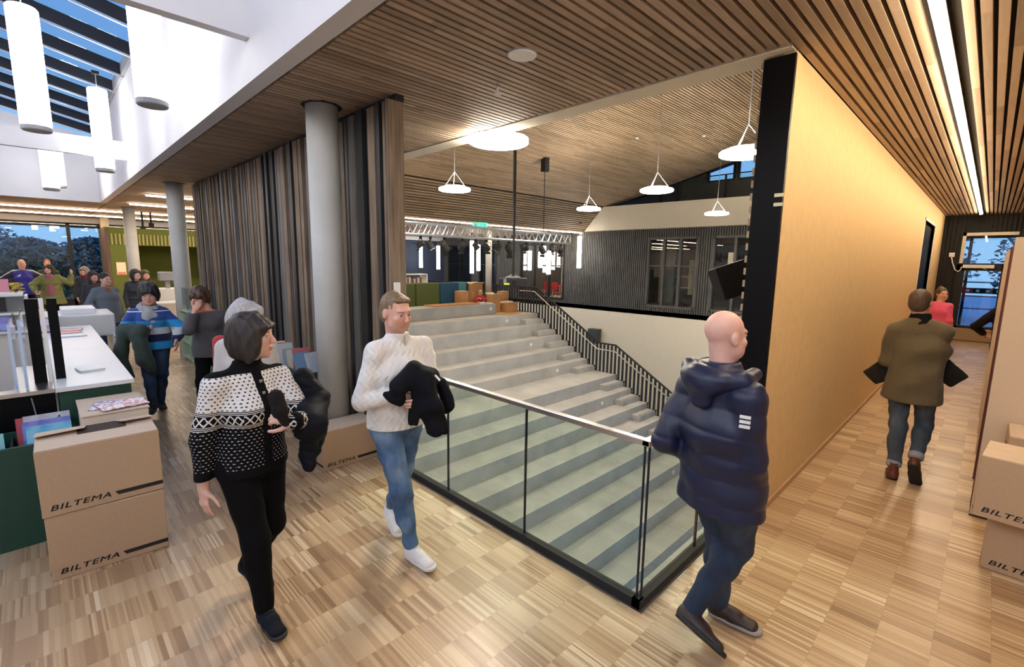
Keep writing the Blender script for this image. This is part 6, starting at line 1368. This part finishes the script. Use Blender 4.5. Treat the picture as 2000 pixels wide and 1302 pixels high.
# --- woman in the striped sweater
P = P_striped
t, off = person('woman in a blue and white striped sweater with a grey knotted scarf', P, .0095, 1.10, skin=(.60, .36, .28), fem=True, brow=(.04, .03, .02))
def stripes():
    m = mat('blue_striped_knit', (.1, .2, .4), .95, sheen=.2); T = NT(m); v, x, y, z = T.xyz()
    W, B1, B2, NV, GR = (.70, .70, .70), (.015, .06, .26), (.02, .26, .60), (.008, .015, .06), (.52, .54, .57)
    T.ln(T.ramp(T.mth('DIVIDE', T.mth('SUBTRACT', z, .80), .60), [(0, W), (.035, B2), (.20, NV), (.36, GR), (.50, B2), (.66, B1), (.84, W), (.86, B1)], 'CONSTANT'), T.b.inputs['Base Color']); T.bump(T.noise(v, 150, 2), .5, .004); return m
sg_ = top_garment(t, off, P, .009, stripes(), .035, 'sweater', hem=-.10, fem=True, B=1.08, cuff=.92, fold=.006, freq=22, seed=8, puff=.03, k=.05, flare=.02)
n = V(*P['neck']); Fr, S = V(*P['F']), V(*P['S'])
F = Field(n-.42, n+.2, .009)
for k in range(8):
    a0, a1 = 2*PI*k/8, 2*PI*(k+1)/8; F.cone(n+S*math.cos(a0)*.085+Fr*(math.sin(a0)*.075+.01)+V(0, 0, .005-.03*math.sin(a0)), n+S*math.cos(a1)*.085+Fr*(math.sin(a1)*.075+.01)+V(0, 0, .005-.03*math.sin(a1)), .038, k=.02)
F.cone(n+Fr*.13+V(0, 0, -.05), n+Fr*.15-V(0, 0, .14)-S*.04, (.075, .03), (.055, .025), F=Fr, k=.03); F.cone(n+Fr*.13+V(0, 0, -.05), n+Fr*.15-V(0, 0, .17)+S*.05, (.06, .03), (.045, .02), F=Fr, k=.03); F.bumps(.007, 50, 2)
field_obj('scarf', F, cloth('grey_knit_scarf', (.34, .36, .38), .95, bump=.5), t, off)
J4 = jeansm('navy_jeans', (.012, .026, .06), (.020, .042, .09), (.035, .06, .12)); trousers(t, off, P, .010, J4, .012, 'jeans', end=.95, fem=True, waist=0)
hair(t, P, 1.12, 'curly', hair_mat('black_curly_hair', (.008, .007, .007), (.03, .024, .022)), .009, off)
for x in 'LR': shoe(t, P, x, 1.0, .009, mat('dark_ankle_boot', (.020, .015, .016), .5), M_BSO, 'ankle_boot', high=.07)
blob('green_parka', 'dark green parka hanging over the striped-sweater woman\'s arm', 'coat', (-7.35, .75, .45),
     [(A(-7.60, .72, 1.06), A(-7.38, .86, 1.08), (.11, .08), (.09, .08)), (A(-7.56, .70, 1.04), A(-7.52, .62, .74), (.13, .08), (.12, .07)), (A(-7.38, .82, 1.02), A(-7.28, .84, .74), (.12, .08), (.13, .07)), (A(-7.52, .62, .76), A(-7.44, .70, .52), (.12, .07), (.10, .05)), (A(-7.30, .84, .80), A(-7.26, .90, .60), (.13, .07), (.10, .05))], .010, cloth('dark_green_cotton', (.018, .034, .026), .85, noise=.2, nscale=20), fold=.014, freq=20, seed=12, k=.06)
# --- woman in the grey sweater
P = P_grey
t, off = person('woman in a grey sweater with short brown hair touching her nose', P, .0095, 1.05, skin=(.68, .38, .29), fem=True)
def orange_collar(F): pass
top_garment(t, off, P, .0095, cloth('grey_melange_knit', (.068, .065, .072), .95, noise=.25, nscale=120, bump=.5), .028, 'sweater', hem=-.12, fem=True, B=1.08, cuff=.97, fold=.005, freq=22, neck=-.035, puff=.015, k=.05, flare=.01)
n = V(*P['neck']); F = Field(n-.2, n+.2, .009); F.cone(n-V(0, 0, .07), n-V(0, 0, .015), (.15, .105), (.105, .085), F=P['F'], k=.02); F.clip(n-V(0, 0, .02), (0, 0, 1)); field_obj('orange_undershirt', F, cloth('orange_cotton', (.55, .13, .07), .8), t, off)
trousers(t, off, P, .011, cloth('black_trousers', (.01, .01, .01)), .012, end=.96, fem=True, waist=0)
hair(t, P, 1.08, 'curly', hair_mat('chestnut_hair', (.055, .028, .018), (.15, .085, .055)), .009, off)
for x in 'LR': shoe(t, P, x, .98, .010, M_BSH, M_BSO)
# --- white-haired person behind the cardigan woman
P = P_whitehair
t, off = person('white-haired person in a pale fluffy sweater behind the cardigan woman', P, .010, 1.0, skin=(.66, .42, .33), fem=True)
top_garment(t, off, P, .010, cloth('pale_mohair', (.52, .51, .51), 1.0, sheen=.5, noise=.08, bump=.8, bscale=180), .034, 'fluffy_sweater', hem=-.12, fem=True, cuff=.97, fold=.005, freq=30, neck=.01, k=.07)
trousers(t, off, P, .012, cloth('grey_trousers', (.06, .06, .07)), .012, end=.96, fem=True, waist=0); hair(t, P, 1.05, 'curly', hair_mat('white_hair', (.36, .36, .37), (.58, .58, .60)), .009, off)
for x in 'LR': shoe(t, P, x, .98, .011, M_BSH, M_BSO)
F = Field(A(-4.3, .7, .9), A(-3.8, 1.2, 1.6), .009); c = V(*P['shR'])-V(*P['F'])*.13-V(*P['S'])*.02; F.cone(c+V(0, 0, .03), c-V(0, 0, .22), (.06, .05), (.07, .06), k=.02); F.bumps(.005, 30, 2); field_obj('red_backpack', F, cloth('red_fleece', (.42, .03, .03), .9), t, off)
# --- distant people
def simple(P, label, h, s, skin, hs, hm, top, tcol, bot, fem=False, o=.03, hem=-.14, B=1.0, quilt=None, neck=.01, arms='LR', name='jacket', shoes=M_BSH, curl=.4, flare=.01):
    t, off = person(label, P, h, s, skin=skin, fem=fem, fine=False, curl=curl)
    g = top_garment(t, off, P, h, top, o, name, hem=hem, fem=fem, B=B, cuff=.96, fold=.006, freq=20, neck=neck, k=.07, quilt=quilt, arms=arms, flare=flare); trousers(t, off, P, h, bot, .014, end=.96, fem=fem, waist=0, fold=.003)
    if hs: hair(t, P, s*1.03, hs, hm, h*.8, off)
    for x in 'LR': shoe(t, P, x, s, h*.9, shoes, M_BSO)
    return t, off, g
BT = cloth('black_trousers', (.01, .01, .01)); HB = hair_mat('dark_brown_hair', (.009, .006, .005), (.032, .021, .016)); HC2 = hair_mat('short_brown_hair', (.055, .032, .020), (.11, .07, .045))
P = P_bluecoat; t, off, g = simple(P, 'man in a blue-grey coat over a rust sweater standing behind the counter', .013, 1.03, (.66, .42, .34), 'short', HB, cloth('blue_grey_wool', (.125, .15, .19), .95, noise=.15), None, J4, o=.040, hem=-.22, name='coat', B=1.06)
F = Field(V(*P['pel'])-.3, V(*P['neck'])+.25, .013); F.cone(V(*P['pel'])+V(*P['F'])*.085-V(0, 0, .08), V(*P['neck'])+V(*P['F'])*.065-V(0, 0, .06), (.085, .095), (.06, .07), F=P['F'], k=.03); F.clip(V(*P['neck'])+V(0, 0, .01), (0, 0, 1)); F.bumps(.004, 30, 3); field_obj('rust_sweater', F, cloth('rust_knit', (.24, .085, .035), .95), t, off)
P = P_darkjacket; simple(P, 'dark-haired person in a black jacket in front of the far column', .014, 1.03, (.62, .38, .30), 'bob', HB, cloth('black_jacket_nylon', (.016, .018, .024), .5), None, BT, fem=True, o=.045, quilt=(.008, .09, (0, 0, 1), (0, 0, 0)))
P = P_peek; simple(P, 'person with brown hair peeking out behind the black-jacketed one', .015, 1.0, (.66, .38, .30), 'long', hair_mat('chestnut_hair', (.055, .028, .018), (.15, .085, .055)), cloth('dark_plum_cotton', (.05, .03, .04)), None, BT, fem=True)
P = P_hidden; simple(P, 'dark-haired person half hidden behind the man in the blue-grey coat', .015, 1.0, (.50, .30, .24), 'long', HB, cloth('charcoal_cotton', (.03, .032, .04)), None, BT, fem=True)
P = P_redscarf; t, off, g = simple(P, 'person in a dark coat with a deep red scarf by the window', .016, 1.05, (.60, .42, .34), 'bob', hair_mat('grey_blond_hair', (.18, .15, .12), (.34, .30, .26)), cloth('dark_blue_coat', (.020, .026, .042), .8), None, jeansm('faded_jeans', (.08, .12, .17), (.12, .17, .22), (.18, .24, .3)), fem=True, o=.05, hem=-.30, name='coat')
n = V(*P['neck']); F = Field(n-.2, n+.2, .014); F.cone(n-V(0, 0, .035), n+V(0, 0, .03), (.125, .115), (.105, .10), F=P['F'], k=.03); F.bumps(.008, 50, 3); field_obj('scarf', F, cloth('deep_red_wool', (.20, .010, .018), .95), t, off)
P = P_jersey
def jersey():
    m = mat('royal_blue_jersey', (.025, .028, .32), .6); T = NT(m); v, x, y, z = T.xyz(); s = T.mth('ADD', T.mth('MULTIPLY', x, P['S'][0]), T.mth('MULTIPLY', y, P['S'][1])); a = T.mth('ABSOLUTE', s)
    T.ln(T.mix(T.mth('GREATER_THAN', a, .19), (.022, .025, .30), (.010, .012, .06)), T.b.inputs['Base Color']); return m
t, off, g = simple(P, 'man in a royal blue sports jersey with white shoulder stripes by the window', .016, 1.07, (.70, .36, .24), 'cropped', hair_mat('grey_blond_hair', (.18, .15, .12), (.34, .30, .26)), jersey(), None, BT, o=.035, B=1.10, name='jersey')
for sg, x in ((1, 'L'), (-1, 'R')):
    b = MB(); p0 = V(*P['neck'])+V(*P['S'])*sg*.07+V(0, 0, -.0); p1 = V(*P['sh'+x])+V(0, 0, .090)+V(*P['S'])*sg*.0; p2 = V(*P['el'+x])+V(*P['S'])*sg*.085
    b.tube([p0+V(0, 0, .0), p1, p2], .020, 6); obj('shoulder_stripe', MBshift(b, off), M_WPL, g, world=False)
c = V(*P['chest'])+V(*P['F'])*.165+V(0, 0, .06)-V(*P['S'])*.09
for k in range(3):
    b = MB(); b.obox(c+V(*P['S'])*.024*(k-1)+V(0, 0, .008*k), unit(V(*P['S'])*.5+V(0, 0, .9)), P['F'], np.cross(P['F'], unit(V(*P['S'])*.5+V(0, 0, .9))), .014+.009*k, .012, .008); obj('chest_mark', MBshift(b, off), M_WPL, g, world=False)
P = P_olive; t, off, g = simple(P, 'dark-haired woman in an open olive puffer jacket over a dusty pink top', .016, 1.03, (.62, .42, .36), 'long', HB, cloth('olive_nylon', (.15, .17, .045), .6), None, BT, fem=True, o=.065, hem=-.30, quilt=(.014, .13, (0, 0, 1), (0, 0, 0)), name='puffer_jacket', flare=.07)
F = Field(V(*P['pel'])-.35, V(*P['neck'])+.25, .015); F.cone(V(*P['pel'])+V(*P['F'])*.12-V(0, 0, .02), V(*P['neck'])+V(*P['F'])*.085-V(0, 0, .05), (.125, .105), (.10, .09), F=P['F'], k=.03); F.bumps(.004, 30, 3); field_obj('pink_top', F, cloth('dusty_pink_cotton', (.27, .105, .125), .9), t, off)
P = P_band; simple(P, 'person with ginger hair almost hidden behind the olive-jacket woman', .018, 1.0, (.72, .34, .20), 'short', hair_mat('ginger_hair', (.16, .06, .03), (.30, .13, .06)), cloth('dark_green_cotton', (.03, .04, .03)), None, BT)
P = P_pink; simple(P, 'smiling woman in a bright pink top with her hair in a bun, looking back', .013, 1.02, (.66, .38, .27), 'bun', hair_mat('brown_bun_hair', (.045, .025, .015), (.12, .07, .04)), cloth('bright_pink_cotton', (.75, .10, .22), .8), None, BT, fem=True, o=.025, name='top', hem=-.08)
P = P_black; simple(P, 'person in a black shirt half hidden behind the tall bookshelf', .014, 1.02, (.60, .34, .25), 'short', HB, cloth('black_shirt', (.010, .010, .011), .8), None, BT, o=.025, name='shirt')
P = P_child; simple(P, 'blond child in a red top leaning over the top step among the cartons', .012, .86, (.66, .42, .33), 'long', hair_mat('light_blond_hair', (.36, .23, .11), (.55, .40, .22)), cloth('red_top_cotton', (.45, .015, .03), .8), None, BT, fem=True, B=.72, o=.02, name='top', hem=-.05)
